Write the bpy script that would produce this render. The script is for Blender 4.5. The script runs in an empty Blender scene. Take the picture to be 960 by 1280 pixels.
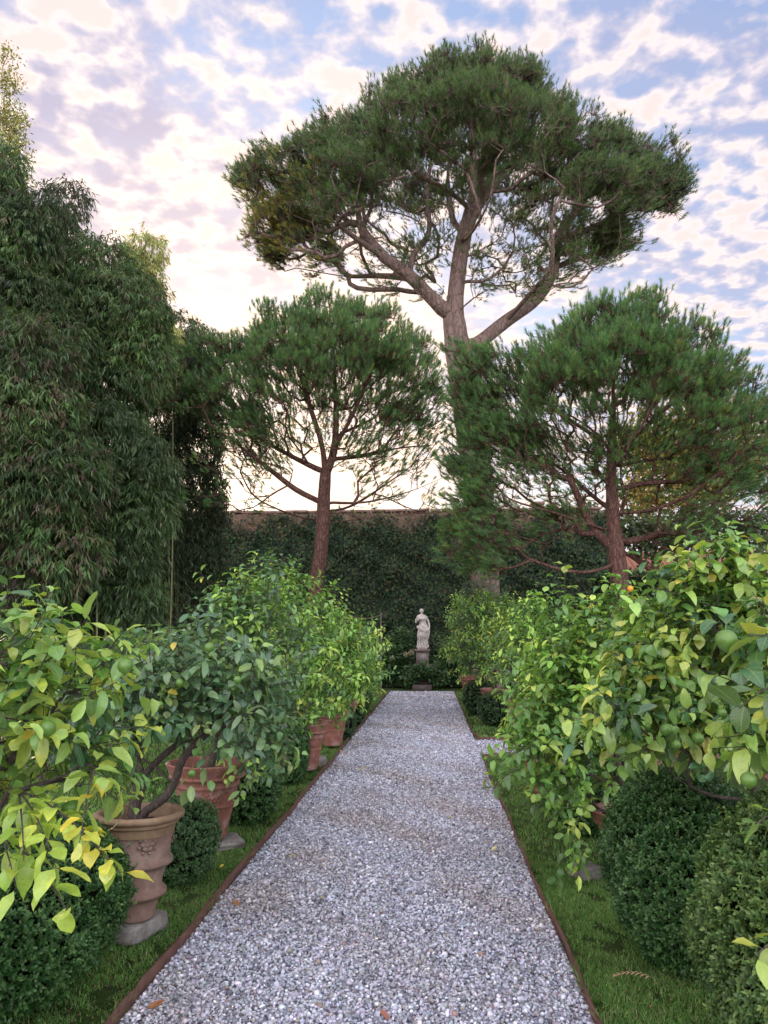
import bpy, math
import numpy as np
from mathutils import Vector, Matrix, Euler

scene = bpy.context.scene
COL = scene.collection
R = math.radians
rng = np.random.default_rng(7)

# ------------------------------------------------------------------ camera
F = 961.0                       # focal length in pixels of the 960 x 1280 frame
CAM = Vector((0, 0, 1.6))
cd = bpy.data.cameras.new('camera'); cam = bpy.data.objects.new('camera', cd); COL.objects.link(cam)
cd.sensor_fit = 'VERTICAL'; cd.sensor_height = 24; cd.lens = 24 * F / 1280
cam.location = CAM
cam.rotation_euler = Euler((R(90 + 9.45), 0, R(3.55)))
cd.clip_start = .05; cd.clip_end = 2000
scene.camera = cam
_rot = cam.rotation_euler.to_matrix()

def at(px, py, Y):
    """World point at distance Y down the garden seen at that place of the photograph."""
    d = _rot @ Vector((px - 480, 640 - py, -F))
    return np.array(CAM + d * (Y / d.y))

# ------------------------------------------------------------------ materials
def new_mat(name):
    m = bpy.data.materials.new(name); m.use_nodes = True
    nt = m.node_tree; nt.nodes.clear()
    out = nt.nodes.new('ShaderNodeOutputMaterial')
    return m, nt, out

def N(nt, kind, **kw):
    n = nt.nodes.new(kind)
    for k, v in kw.items():
        if k.startswith('i_'):
            key = k[2:].replace('_', ' ')
            n.inputs[int(key) if key.isdigit() else key].default_value = v
        else:
            setattr(n, k, v)
    return n

def math_(nt, op, a, b=None, c=None, clamp=False):
    n = nt.nodes.new('ShaderNodeMath'); n.operation = op; n.use_clamp = clamp
    for i, x in enumerate((a, b, c)):
        if x is None: continue
        if isinstance(x, (int, float)): n.inputs[i].default_value = x
        else: nt.links.new(x, n.inputs[i])
    return n.outputs[0]

def mixc(nt, fac, a, b, mode='MIX'):
    n = nt.nodes.new('ShaderNodeMix'); n.data_type = 'RGBA'; n.blend_type = mode
    for s, x in ((0, fac), (6, a), (7, b)):
        if isinstance(x, (int, float)): n.inputs[s].default_value = x
        elif isinstance(x, tuple): n.inputs[s].default_value = x if len(x) == 4 else (*x, 1)
        else: nt.links.new(x, n.inputs[s])
    return n.outputs[2]

def ramp(nt, fac, stops, interp='LINEAR'):
    n = nt.nodes.new('ShaderNodeValToRGB'); n.color_ramp.interpolation = interp
    els = n.color_ramp.elements
    while len(els) > 1: els.remove(els[-1])
    for i, (p, c) in enumerate(stops):
        e = els[0] if i == 0 else els.new(p)
        e.position = p; e.color = (*c, 1) if len(c) == 3 else c
    nt.links.new(fac, n.inputs[0])
    return n.outputs[0]

def noise(nt, scale, detail=4, vec=None, rough=.55, out=0, dist=0):
    n = nt.nodes.new('ShaderNodeTexNoise'); n.inputs['Scale'].default_value = scale
    n.inputs['Detail'].default_value = detail; n.inputs['Roughness'].default_value = rough
    n.inputs['Distortion'].default_value = dist
    if vec is not None: nt.links.new(vec, n.inputs['Vector'])
    return n.outputs[out]

def objco(nt): return nt.nodes.new('ShaderNodeTexCoord').outputs['Object']

def scaled(nt, vec, s):
    n = nt.nodes.new('ShaderNodeMapping'); n.inputs['Scale'].default_value = s
    nt.links.new(vec, n.inputs['Vector']); return n.outputs[0]

def leaf_mat(name, rough=.45, trans=.35, vein=.35, spec=.5, mottled=.25, shift=(1.25, 1.35, .6)):
    """Leaf: colour per leaf from the 'tint' attribute, a paler midrib, mottling, light passing through."""
    m, nt, out = new_mat(name)
    tint = N(nt, 'ShaderNodeAttribute', attribute_name='tint')
    lf = N(nt, 'ShaderNodeAttribute', attribute_name='leaf')
    sep = nt.nodes.new('ShaderNodeSeparateXYZ'); nt.links.new(lf.outputs['Vector'], sep.inputs[0])
    s, t, rnd = sep.outputs
    col = tint.outputs['Color']
    if mottled:
        nz = noise(nt, 35, 3, objco(nt))
        k = math_(nt, 'MULTIPLY_ADD', nz, mottled * 2, 1 - mottled)
        g = N(nt, 'ShaderNodeCombineColor')
        for i in range(3): nt.links.new(k, g.inputs[i])
        col = mixc(nt, 1.0, col, g.outputs[0], 'MULTIPLY')
    if vein:
        bl = ramp(nt, noise(nt, 16, 3, objco(nt), .6), [(.5, (0, 0, 0)), (.68, (1, 1, 1))])
        bl = math_(nt, 'MULTIPLY', bl, math_(nt, 'MULTIPLY', rnd, .75))
        col = mixc(nt, bl, col, mixc(nt, 1.0, col, (1.75, 1.35, .8), 'MULTIPLY'))
        sp_ = ramp(nt, noise(nt, 120, 2, objco(nt), .5), [(.68, (0, 0, 0)), (.73, (1, 1, 1))])
        col = mixc(nt, math_(nt, 'MULTIPLY', sp_, .5), col, (.10, .075, .03))
        a = math_(nt, 'ABSOLUTE', s)
        mid = math_(nt, 'SMOOTH_MIN', 1.0, math_(nt, 'SUBTRACT', 1.0, math_(nt, 'MULTIPLY', a, 9)), .1)
        mid = math_(nt, 'MAXIMUM', mid, 0.0)
        # side veins running from the midrib towards the edge
        w = math_(nt, 'SINE', math_(nt, 'MULTIPLY', math_(nt, 'SUBTRACT', t, math_(nt, 'MULTIPLY', a, .22)), 50))
        w = math_(nt, 'MULTIPLY', math_(nt, 'MAXIMUM', math_(nt, 'SUBTRACT', w, .75), 0.0), 1.2)
        v = math_(nt, 'MULTIPLY', math_(nt, 'MAXIMUM', mid, w), vein, clamp=True)
        col = mixc(nt, v, col, (.42, .5, .16))
    geo = nt.nodes.new('ShaderNodeNewGeometry')
    back = mixc(nt, .35, col, (.25, .33, .16))
    colf = mixc(nt, geo.outputs['Backfacing'], col, back)
    p = N(nt, 'ShaderNodeBsdfPrincipled'); p.inputs['Roughness'].default_value = rough
    p.inputs['Specular IOR Level'].default_value = spec
    nt.links.new(colf, p.inputs['Base Color'])
    tr = N(nt, 'ShaderNodeBsdfTranslucent')
    nt.links.new(mixc(nt, 1.0, col, shift, 'MULTIPLY'), tr.inputs['Color'])
    mx = N(nt, 'ShaderNodeMixShader'); mx.inputs[0].default_value = trans
    nt.links.new(p.outputs[0], mx.inputs[1]); nt.links.new(tr.outputs[0], mx.inputs[2])
    nt.links.new(mx.outputs[0], out.inputs[0])
    return m

def bark_mat(name, c1, c2, c3, stretch=(6, 6, 1.6), bump=.6):
    m, nt, out = new_mat(name)
    co = scaled(nt, objco(nt), stretch)
    v = N(nt, 'ShaderNodeTexVoronoi', feature='DISTANCE_TO_EDGE'); v.inputs['Scale'].default_value = 2.2
    wob = nt.nodes.new('ShaderNodeVectorMath'); wob.operation = 'ADD'
    nt.links.new(co, wob.inputs[0])
    nzv = N(nt, 'ShaderNodeTexNoise'); nzv.inputs['Scale'].default_value = 2; nt.links.new(co, nzv.inputs['Vector'])
    nt.links.new(nzv.outputs['Color'], wob.inputs[1]); nt.links.new(wob.outputs[0], v.inputs['Vector'])
    nz = noise(nt, 3, 6, co)
    nb = noise(nt, .7, 3, co)
    base = ramp(nt, nz, [(.25, c1), (.55, c2), (.8, c3)])
    crack = ramp(nt, v.outputs['Distance'], [(0, (.25, .22, .2)), (.12, (1, 1, 1))])
    col = mixc(nt, .85, base, crack, 'MULTIPLY')
    col = mixc(nt, math_(nt, 'MULTIPLY', nb, .5), col, tuple(x * 1.3 for x in c3))
    h = math_(nt, 'ADD', math_(nt, 'MINIMUM', math_(nt, 'MULTIPLY', v.outputs['Distance'], 6), 1.0), math_(nt, 'MULTIPLY', nz, .6))
    b = N(nt, 'ShaderNodeBump'); b.inputs['Strength'].default_value = bump; b.inputs['Distance'].default_value = .03
    nt.links.new(h, b.inputs['Height'])
    p = N(nt, 'ShaderNodeBsdfPrincipled'); p.inputs['Roughness'].default_value = .9; p.inputs['Specular IOR Level'].default_value = .2
    nt.links.new(col, p.inputs['Base Color']); nt.links.new(b.outputs[0], p.inputs['Normal'])
    nt.links.new(p.outputs[0], out.inputs[0])
    return m

def rough_mat(name, stops, scale=5, detail=6, bump=.3, rough=.85, spots=None, spot_scale=3, dist=.01, spec=.3):
    m, nt, out = new_mat(name)
    co = objco(nt)
    nz = noise(nt, scale, detail, co, .65)
    col = ramp(nt, nz, stops)
    if spots:
        sp = noise(nt, spot_scale, 5, co, .7)
        k = ramp(nt, sp, [(.52, (0, 0, 0)), (.66, (1, 1, 1))])
        col = mixc(nt, math_(nt, 'MULTIPLY', k, .8), col, spots)
    fine = noise(nt, scale * 9, 4, co, .7)
    h = math_(nt, 'ADD', nz, math_(nt, 'MULTIPLY', fine, .5))
    b = N(nt, 'ShaderNodeBump'); b.inputs['Strength'].default_value = bump; b.inputs['Distance'].default_value = dist
    nt.links.new(h, b.inputs['Height'])
    p = N(nt, 'ShaderNodeBsdfPrincipled'); p.inputs['Roughness'].default_value = rough; p.inputs['Specular IOR Level'].default_value = spec
    nt.links.new(col, p.inputs['Base Color']); nt.links.new(b.outputs[0], p.inputs['Normal'])
    nt.links.new(p.outputs[0], out.inputs[0])
    return m

def attr_mat(name, rough=.8, bump=0, spec=.3, nscale=60):
    m, nt, out = new_mat(name)
    tint = N(nt, 'ShaderNodeAttribute', attribute_name='tint')
    p = N(nt, 'ShaderNodeBsdfPrincipled'); p.inputs['Roughness'].default_value = rough; p.inputs['Specular IOR Level'].default_value = spec
    nz = noise(nt, nscale, 3, objco(nt))
    col = mixc(nt, 1.0, tint.outputs['Color'], ramp(nt, nz, [(.2, (.7, .7, .7)), (.8, (1.2, 1.2, 1.2))]), 'MULTIPLY')
    nt.links.new(col, p.inputs['Base Color'])
    if bump:
        b = N(nt, 'ShaderNodeBump'); b.inputs['Strength'].default_value = bump; b.inputs['Distance'].default_value = .003
        nt.links.new(nz, b.inputs['Height']); nt.links.new(b.outputs[0], p.inputs['Normal'])
    nt.links.new(p.outputs[0], out.inputs[0])
    return m

M = {}
M['lemon_leaf'] = leaf_mat('lemon_leaf', rough=.27, trans=.33, vein=.45, mottled=.38, spec=.6, shift=(1.15, 1.3, .6))
M['small_leaf'] = leaf_mat('small_leaf', rough=.3, trans=.15, vein=0, mottled=0, spec=.25)
M['ivy_leaf'] = leaf_mat('ivy_leaf', rough=.5, trans=.1, vein=0, mottled=0, spec=.13)
M['needle'] = leaf_mat('needle', rough=.5, trans=.42, vein=0, mottled=0, spec=.3)
M['bamboo_leaf'] = leaf_mat('bamboo_leaf', rough=.5, trans=.3, vein=0, mottled=0, spec=.35)
M['grass'] = leaf_mat('grass_blade', rough=.55, trans=.3, vein=0, mottled=0, spec=.3)
M['pine_bark'] = bark_mat('pine_bark', (.075, .052, .042), (.16, .112, .092), (.26, .19, .16), (2.6, 2.6, .9), .8)
M['red_bark'] = bark_mat('red_bark', (.055, .028, .022), (.12, .06, .045), (.19, .11, .085), (7, 7, 2), .8)
M['lemon_bark'] = bark_mat('lemon_bark', (.035, .027, .023), (.07, .055, .047), (.13, .11, .09), (26, 26, 6), .5)
M['culm'] = rough_mat('culm', [(.3, (.10, .13, .04)), (.7, (.2, .2, .09))], 3, bump=.1, rough=.5)
M['terracotta'] = rough_mat('terracotta', [(.25, (.14, .085, .065)), (.5, (.24, .155, .12)), (.75, (.36, .27, .225))], 7, bump=.5,
                            spots=(.15, .115, .085), spot_scale=6, rough=.85, dist=.006)
M['terracotta_red'] = rough_mat('terracotta_red', [(.25, (.16, .065, .045)), (.5, (.27, .12, .085)), (.75, (.37, .20, .15))], 9, bump=.4,
                                spots=(.42, .33, .29), spot_scale=5, rough=.85, dist=.005)
M['terracotta_rim'] = rough_mat('terracotta_rim', [(.3, (.15, .095, .055)), (.5, (.25, .17, .10)), (.75, (.34, .27, .18))], 8, bump=.35,
                                spots=(.2, .15, .07), spot_scale=6, rough=.85, dist=.005)
M['old_stone'] = rough_mat('old_stone', [(.25, (.12, .115, .10)), (.5, (.24, .225, .20)), (.75, (.36, .34, .31))], 9, bump=.7,
                           spots=(.09, .085, .06), spot_scale=6, rough=.92, dist=.012)
M['statue_stone'] = rough_mat('statue_stone', [(.2, (.34, .315, .27)), (.5, (.52, .49, .43)), (.8, (.66, .63, .57))], 6, bump=.3,
                              spots=(.16, .15, .125), spot_scale=4.5, rough=.85, dist=.006)
M['pedestal_stone'] = rough_mat('pedestal_stone', [(.25, (.12, .085, .07)), (.5, (.2, .15, .125)), (.8, (.3, .25, .22))], 7, bump=.5,
                                spots=(.09, .1, .07), spot_scale=5, rough=.9)
M['dark_stone'] = rough_mat('dark_stone', [(.25, (.04, .033, .03)), (.5, (.075, .062, .055)), (.8, (.12, .10, .09))], 7, bump=.5, rough=.9)
M['soil'] = rough_mat('soil', [(.25, (.025, .016, .011)), (.5, (.055, .036, .025)), (.8, (.10, .07, .05))], 22, bump=.8, rough=.95, dist=.02, spec=.1)
M['rust'] = rough_mat('rust', [(.25, (.055, .027, .02)), (.5, (.105, .052, .038)), (.8, (.17, .10, .075))], 14, bump=.25, rough=.8,
                      spots=(.13, .075, .055), spot_scale=6)
M['lime'] = rough_mat('green_fruit', [(.3, (.06, .15, .02)), (.7, (.13, .25, .045))], 40, bump=.25, rough=.38, dist=.002, spec=.5)
M['ripe'] = rough_mat('ripe_fruit', [(.3, (.6, .25, .02)), (.7, (.75, .38, .03))], 40, bump=.2, rough=.4, dist=.002, spec=.5)
M['plaster'] = rough_mat('old_plaster', [(.25, (.12, .085, .062)), (.5, (.2, .145, .11)), (.8, (.28, .22, .17))], 2.2, bump=.5, rough=.95,
                         spots=(.11, .085, .06), spot_scale=.8, dist=.03)
M['gravel'] = attr_mat('gravel_stone', .75, .3, .3)
M['core'] = rough_mat('dark_core', [(.3, (.008, .011, .005)), (.7, (.02, .025, .012))], 12, bump=.9, rough=1, dist=.05, spec=.05)
M['wood'] = rough_mat('grey_wood', [(.3, (.12, .10, .075)), (.7, (.24, .2, .15))], 12, bump=.3, rough=.9)

def roof_mat():
    m, nt, out = new_mat('roof_tile')
    co = objco(nt)
    w = N(nt, 'ShaderNodeTexBrick'); nt.links.new(scaled(nt, co, (1, 1, 1)), w.inputs['Vector'])
    w.inputs['Scale'].default_value = 2.5; w.inputs['Color1'].default_value = (.34, .15, .10, 1); w.inputs['Color2'].default_value = (.46, .22, .15, 1)
    w.inputs['Mortar'].default_value = (.2, .09, .06, 1)
    nz = noise(nt, 3, 5, co)
    col = mixc(nt, .5, w.outputs['Color'], ramp(nt, nz, [(.3, (.28, .13, .09)), (.7, (.48, .27, .2))]))
    p = N(nt, 'ShaderNodeBsdfPrincipled'); p.inputs['Roughness'].default_value = .9
    nt.links.new(col, p.inputs['Base Color']); nt.links.new(p.outputs[0], out.inputs[0])
    return m
M['roof'] = roof_mat()

def ground_mat():
    m, nt, out = new_mat('lawn_soil')
    co = objco(nt)
    a = noise(nt, 1.3, 6, co, .7); b_ = noise(nt, 30, 6, co, .7)
    col = ramp(nt, b_, [(.25, (.015, .03, .007)), (.5, (.033, .065, .014)), (.78, (.07, .10, .03))])
    dry = ramp(nt, a, [(.5, (0, 0, 0)), (.68, (1, 1, 1))])
    col = mixc(nt, math_(nt, 'MULTIPLY', dry, .7), col, mixc(nt, b_, (.05, .04, .022), (.15, .125, .07)))
    b = N(nt, 'ShaderNodeBump'); b.inputs['Strength'].default_value = .9; b.inputs['Distance'].default_value = .03
    nt.links.new(b_, b.inputs['Height'])
    p = N(nt, 'ShaderNodeBsdfPrincipled'); p.inputs['Roughness'].default_value = .95; p.inputs['Specular IOR Level'].default_value = .1
    nt.links.new(col, p.inputs['Base Color']); nt.links.new(b.outputs[0], p.inputs['Normal'])
    nt.links.new(p.outputs[0], out.inputs[0])
    return m
M['ground'] = ground_mat()

def path_mat():
    m, nt, out = new_mat('gravel_path')
    co = objco(nt)
    v = N(nt, 'ShaderNodeTexVoronoi'); v.inputs['Scale'].default_value = 42; nt.links.new(co, v.inputs['Vector'])
    sepc = N(nt, 'ShaderNodeSeparateColor'); nt.links.new(v.outputs['Color'], sepc.inputs[0])
    col = ramp(nt, sepc.outputs[0], [(0, (.09, .09, .10)), (.3, (.22, .22, .25)), (.6, (.36, .36, .40)), (.85, (.5, .49, .51)), (.97, (.7, .69, .68))])
    gap = ramp(nt, v.outputs['Distance'], [(.35, (1, 1, 1)), (.75, (.3, .29, .3))])
    col = mixc(nt, .8, col, gap, 'MULTIPLY')
    big = noise(nt, .9, 4, co)
    col = mixc(nt, ramp(nt, big, [(.45, (0, 0, 0)), (.75, (.5, .5, .5))]), col, (.26, .215, .185))
    b = N(nt, 'ShaderNodeBump'); b.invert = True; b.inputs['Strength'].default_value = .8; b.inputs['Distance'].default_value = .012
    nt.links.new(v.outputs['Distance'], b.inputs['Height'])
    p = N(nt, 'ShaderNodeBsdfPrincipled'); p.inputs['Roughness'].default_value = .85; p.inputs['Specular IOR Level'].default_value = .3
    nt.links.new(col, p.inputs['Base Color']); nt.links.new(b.outputs[0], p.inputs['Normal'])
    nt.links.new(p.outputs[0], out.inputs[0])
    return m
M['path'] = path_mat()

# ------------------------------------------------------------------ mesh building
class MB:
    def __init__(s): s.v = []; s.f = []; s.n = 0; s.tint = []; s.leaf = []; s.mi = []; s.cur = 0
    def add(s, V, faces, tint=None, leaf=None):
        V = np.asarray(V, float).reshape(-1, 3)
        if not isinstance(faces, list): faces = [faces]
        for fa in faces: s.f.append(np.asarray(fa, np.int64) + s.n); s.mi.append(np.full(len(s.f[-1]), s.cur))
        s.v.append(V); s.n += len(V)
        s.tint.append(np.tile((.5, .5, .5), (len(V), 1)) if tint is None else np.broadcast_to(tint, (len(V), 3)))
        s.leaf.append(np.zeros((len(V), 3)) if leaf is None else leaf)
        return s
    def build(s, name, mat, parent=None, smooth=False, attrs=None):
        V = np.concatenate(s.v)
        if parent is not None:
            p = parent
            while p.parent is not None: p = p.parent
            V = V - np.array(p.location)
        me = bpy.data.meshes.new(name)
        me.vertices.add(len(V)); me.vertices.foreach_set('co', V.astype(np.float32).ravel())
        loops = np.concatenate([f.ravel() for f in s.f]).astype(np.int32)
        tot = np.concatenate([np.full(len(f), f.shape[1]) for f in s.f]).astype(np.int32)
        st = np.concatenate([[0], np.cumsum(tot)[:-1]]).astype(np.int32)
        me.loops.add(len(loops)); me.loops.foreach_set('vertex_index', loops)
        me.polygons.add(len(tot)); me.polygons.foreach_set('loop_start', st); me.polygons.foreach_set('loop_total', tot)
        if smooth: me.polygons.foreach_set('use_smooth', np.ones(len(tot), bool))
        if attrs:
            a = me.attributes.new('tint', 'FLOAT_COLOR', 'POINT')
            t = np.concatenate(s.tint); t = np.c_[t, np.ones(len(t))]
            a.data.foreach_set('color', t.astype(np.float32).ravel())
            if attrs == 'leaf':
                a = me.attributes.new('leaf', 'FLOAT_VECTOR', 'POINT')
                a.data.foreach_set('vector', np.concatenate(s.leaf).astype(np.float32).ravel())
        if isinstance(mat, (list, tuple)): me.polygons.foreach_set('material_index', np.concatenate(s.mi).astype(np.int32))
        me.update(calc_edges=True)
        for q in (mat if isinstance(mat, (list, tuple)) else [mat]): me.materials.append(q)
        o = bpy.data.objects.new(name, me); COL.objects.link(o)
        if parent is not None: o.parent = parent
        return o

def nrm(a): return a / np.maximum(np.linalg.norm(a, axis=-1, keepdims=True), 1e-9)
def rdir(n, g=rng): return nrm(g.normal(size=(n, 3)))

def box(mb, x0, x1, y0, y1, z0, z1, bev=.0):
    V = np.array([[x, y, z] for z in (z0, z1) for y in (y0, y1) for x in (x0, x1)], float)
    mb.add(V, np.array([[0, 2, 3, 1], [4, 5, 7, 6], [0, 1, 5, 4], [2, 6, 7, 3], [0, 4, 6, 2], [1, 3, 7, 5]]))

def lathe(mb, prof, c, n=40, flute=None, closed=False):
    prof = np.array(prof, float); m = len(prof)
    a = np.linspace(0, 2 * np.pi, n, endpoint=False)
    V = np.zeros((m, n, 3))
    r = prof[:, 0][:, None] * np.ones(n)
    if flute is not None: r = r * flute(a[None, :], prof[:, 1][:, None])
    V[..., 0] = c[0] + r * np.cos(a); V[..., 1] = c[1] + r * np.sin(a); V[..., 2] = c[2] + prof[:, 1][:, None]
    i = np.arange(m - 1)[:, None]; j = np.arange(n)[None, :]; k = (j + 1) % n
    f = np.stack(np.broadcast_arrays(i * n + j, i * n + k, (i + 1) * n + k, (i + 1) * n + j), -1).reshape(-1, 4)
    mb.add(V, f)

def tube(mb, P, rad, n=7, tint=None):
    P = np.asarray(P, float); m = len(P)
    T = nrm(np.gradient(P, axis=0))
    u = np.cross(T[0], [0.3, .1, 1.]);
    if np.linalg.norm(u) < .1: u = np.cross(T[0], [1., 0, 0])
    u = u / np.linalg.norm(u); U = []
    for t in T:
        u = u - t * np.dot(u, t); u = u / max(np.linalg.norm(u), 1e-9); U.append(u)
    U = np.array(U); W = np.cross(T, U)
    a = np.linspace(0, 2 * np.pi, n, endpoint=False)
    V = P[:, None] + np.asarray(rad)[:, None, None] * (U[:, None] * np.cos(a)[None, :, None] + W[:, None] * np.sin(a)[None, :, None])
    i = np.arange(m - 1)[:, None]; j = np.arange(n)[None, :]; k = (j + 1) % n
    f = np.stack(np.broadcast_arrays(i * n + j, i * n + k, (i + 1) * n + k, (i + 1) * n + j), -1).reshape(-1, 4)
    mb.add(V, f, tint)
    mb.add(V[-1], np.array([list(range(n))]), tint)

def sticks(mb, A, B, r0, r1):
    """Many straight thin three-sided twigs."""
    A = np.asarray(A); B = np.asarray(B); n = len(A)
    if n == 0: return
    T = nrm(B - A); u = nrm(np.cross(T, rdir(n))); w = np.cross(T, u)
    a = np.array([0, 2.094, 4.189])
    ring = u[:, None] * np.cos(a)[None, :, None] + w[:, None] * np.sin(a)[None, :, None]
    r0 = np.broadcast_to(r0, n)[:, None, None]; r1 = np.broadcast_to(r1, n)[:, None, None]
    V = np.concatenate([A[:, None] + ring * r0, B[:, None] + ring * r1], 1)
    base = np.arange(n)[:, None, None] * 6
    f = (np.array([[0, 1, 4, 3], [1, 2, 5, 4], [2, 0, 3, 5]])[None] + base).reshape(-1, 4)
    mb.add(V.reshape(-1, 3), f)

PROF = {
    'lemon': ([0, .1, .28, .5, .72, .9, 1], [.06, .45, .92, 1, .8, .36, .0]),
    'lemon_far': ([0, .25, .6, 1], [.1, .95, .85, 0]),
    'box': ([0, .5, 1], [.1, 1, .15]),
    'ivy': ([0, .3, 1], [.5, 1, 0]),
    'strip': ([0, .45, 1], [.5, 1, 0]),
    'blade': ([0, .5, 1], [1, .7, 0]),
    'hydrangea': ([0, .3, .7, 1], [.2, 1, .8, 0]),
}
def leaves(mb, P, D, Nn, L, W, kind, tint, fold=.3, curve=.25, twist=None):
    """Batch of leaves: base P, direction D, face normal Nn, length L, half-width W, arched and folded along the midrib."""
    n = len(P)
    if n == 0: return
    ts, ws = PROF[kind]; ts = np.array(ts); ws = np.array(ws); m = len(ts)
    D = nrm(D); S = nrm(np.cross(D, Nn)); Nn = np.cross(S, D)
    L = np.broadcast_to(L, n); W = np.broadcast_to(W, n)
    fold = np.broadcast_to(fold, n); curve = np.broadcast_to(curve, n)
    wid = kind in ('lemon', 'lemon_far', 'hydrangea')
    s = np.array([-1., 0, 1.]) if wid else np.array([-1., 1.])
    q = len(s)
    tt = ts[None, :, None, None]; ww = ws[None, :, None, None]; ss = s[None, None, :, None]
    e = lambda x: x[:, None, None, None]
    ang = e(curve) * tt * 1.6
    along = e(L) * tt * (1 - .25 * ang ** 2 / 2)
    sag = -e(L) * e(curve) * tt ** 2 * .8
    wav = 0
    if kind == 'lemon':
        ph = rng.uniform(0, 6.28, n)
        wav = e(W) * .13 * np.sin(tt * 9 + e(ph) + ss * 1.3) * np.abs(ss)
    V = (P[:, None, None] + D[:, None, None] * along + S[:, None, None] * (e(W) * ww * ss * np.cos(.6 * e(fold)))
         + Nn[:, None, None] * (sag + e(W) * ww * np.abs(ss) * e(fold) + wav))
    V = V.reshape(-1, 3)
    i = np.arange(m - 1)[:, None]; j = np.arange(q - 1)[None, :]
    f1 = np.stack(np.broadcast_arrays(i * q + j, i * q + j + 1, (i + 1) * q + j + 1, (i + 1) * q + j), -1).reshape(-1, 4)
    f = (f1[None] + (np.arange(n) * m * q)[:, None, None]).reshape(-1, 4)
    lf = np.zeros((n, m, q, 3)); lf[..., 0] = s[None, None, :]; lf[..., 1] = ts[None, :, None]; lf[..., 2] = rng.random(n)[:, None, None]
    T = np.repeat(np.broadcast_to(tint, (n, 3)), m * q, 0)
    mb.add(V, f, T, lf.reshape(-1, 3))

def needles(mb, P, A, shoot, ln, per, w, tint, spread=(.35, .9)):
    """Brush-like pine shoots: thin needles angled forward all round an axis."""
    n = len(P)
    P = np.repeat(P, per, 0); A = np.repeat(nrm(A), per, 0); k = n * per
    sh = np.repeat(np.broadcast_to(shoot, n), per) ; l = np.repeat(np.broadcast_to(ln, n), per) * rng.uniform(.75, 1.1, k)
    u = rng.random(k) ** .8
    Rp = nrm(np.cross(A, rdir(k)))
    th = rng.uniform(*spread, k) * (1.15 - .45 * u)
    D = A * np.cos(th)[:, None] + Rp * np.sin(th)[:, None]
    B = P + A * (sh * u)[:, None]
    S = nrm(np.cross(D, rdir(k))) * (w / 2)
    V = np.stack([B - S, B + S, B + D * l[:, None]], 1).reshape(-1, 3)
    f = np.arange(k * 3).reshape(-1, 3)
    T = np.repeat(np.repeat(np.broadcast_to(tint, (n, 3)), per, 0) * rng.uniform(.75, 1.25, (k, 1)), 3, 0)
    mb.add(V, f, T, np.zeros((k * 3, 3)))

# ------------------------------------------------------------------ branching skeletons
def spline(pts, step):
    P = np.asarray(pts, float)
    if len(P) < 3:
        n = max(2, int(np.linalg.norm(P[-1] - P[0]) / step) + 1)
        return P[0] + (P[-1] - P[0]) * np.linspace(0, 1, n)[:, None]
    Q = np.vstack([2 * P[0] - P[1], P, 2 * P[-1] - P[-2]]); out = []
    for i in range(1, len(Q) - 2):
        n = max(1, int(round(np.linalg.norm(Q[i + 1] - Q[i]) / step)))
        for t in np.arange(n) / n:
            out.append(.5 * ((2 * Q[i]) + (-Q[i - 1] + Q[i + 1]) * t + (2 * Q[i - 1] - 5 * Q[i] + 4 * Q[i + 1] - Q[i + 2]) * t ** 2
                             + (-Q[i - 1] + 3 * Q[i] - 3 * Q[i + 1] + Q[i + 2]) * t ** 3))
    out.append(Q[-2]); return np.array(out)

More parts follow.
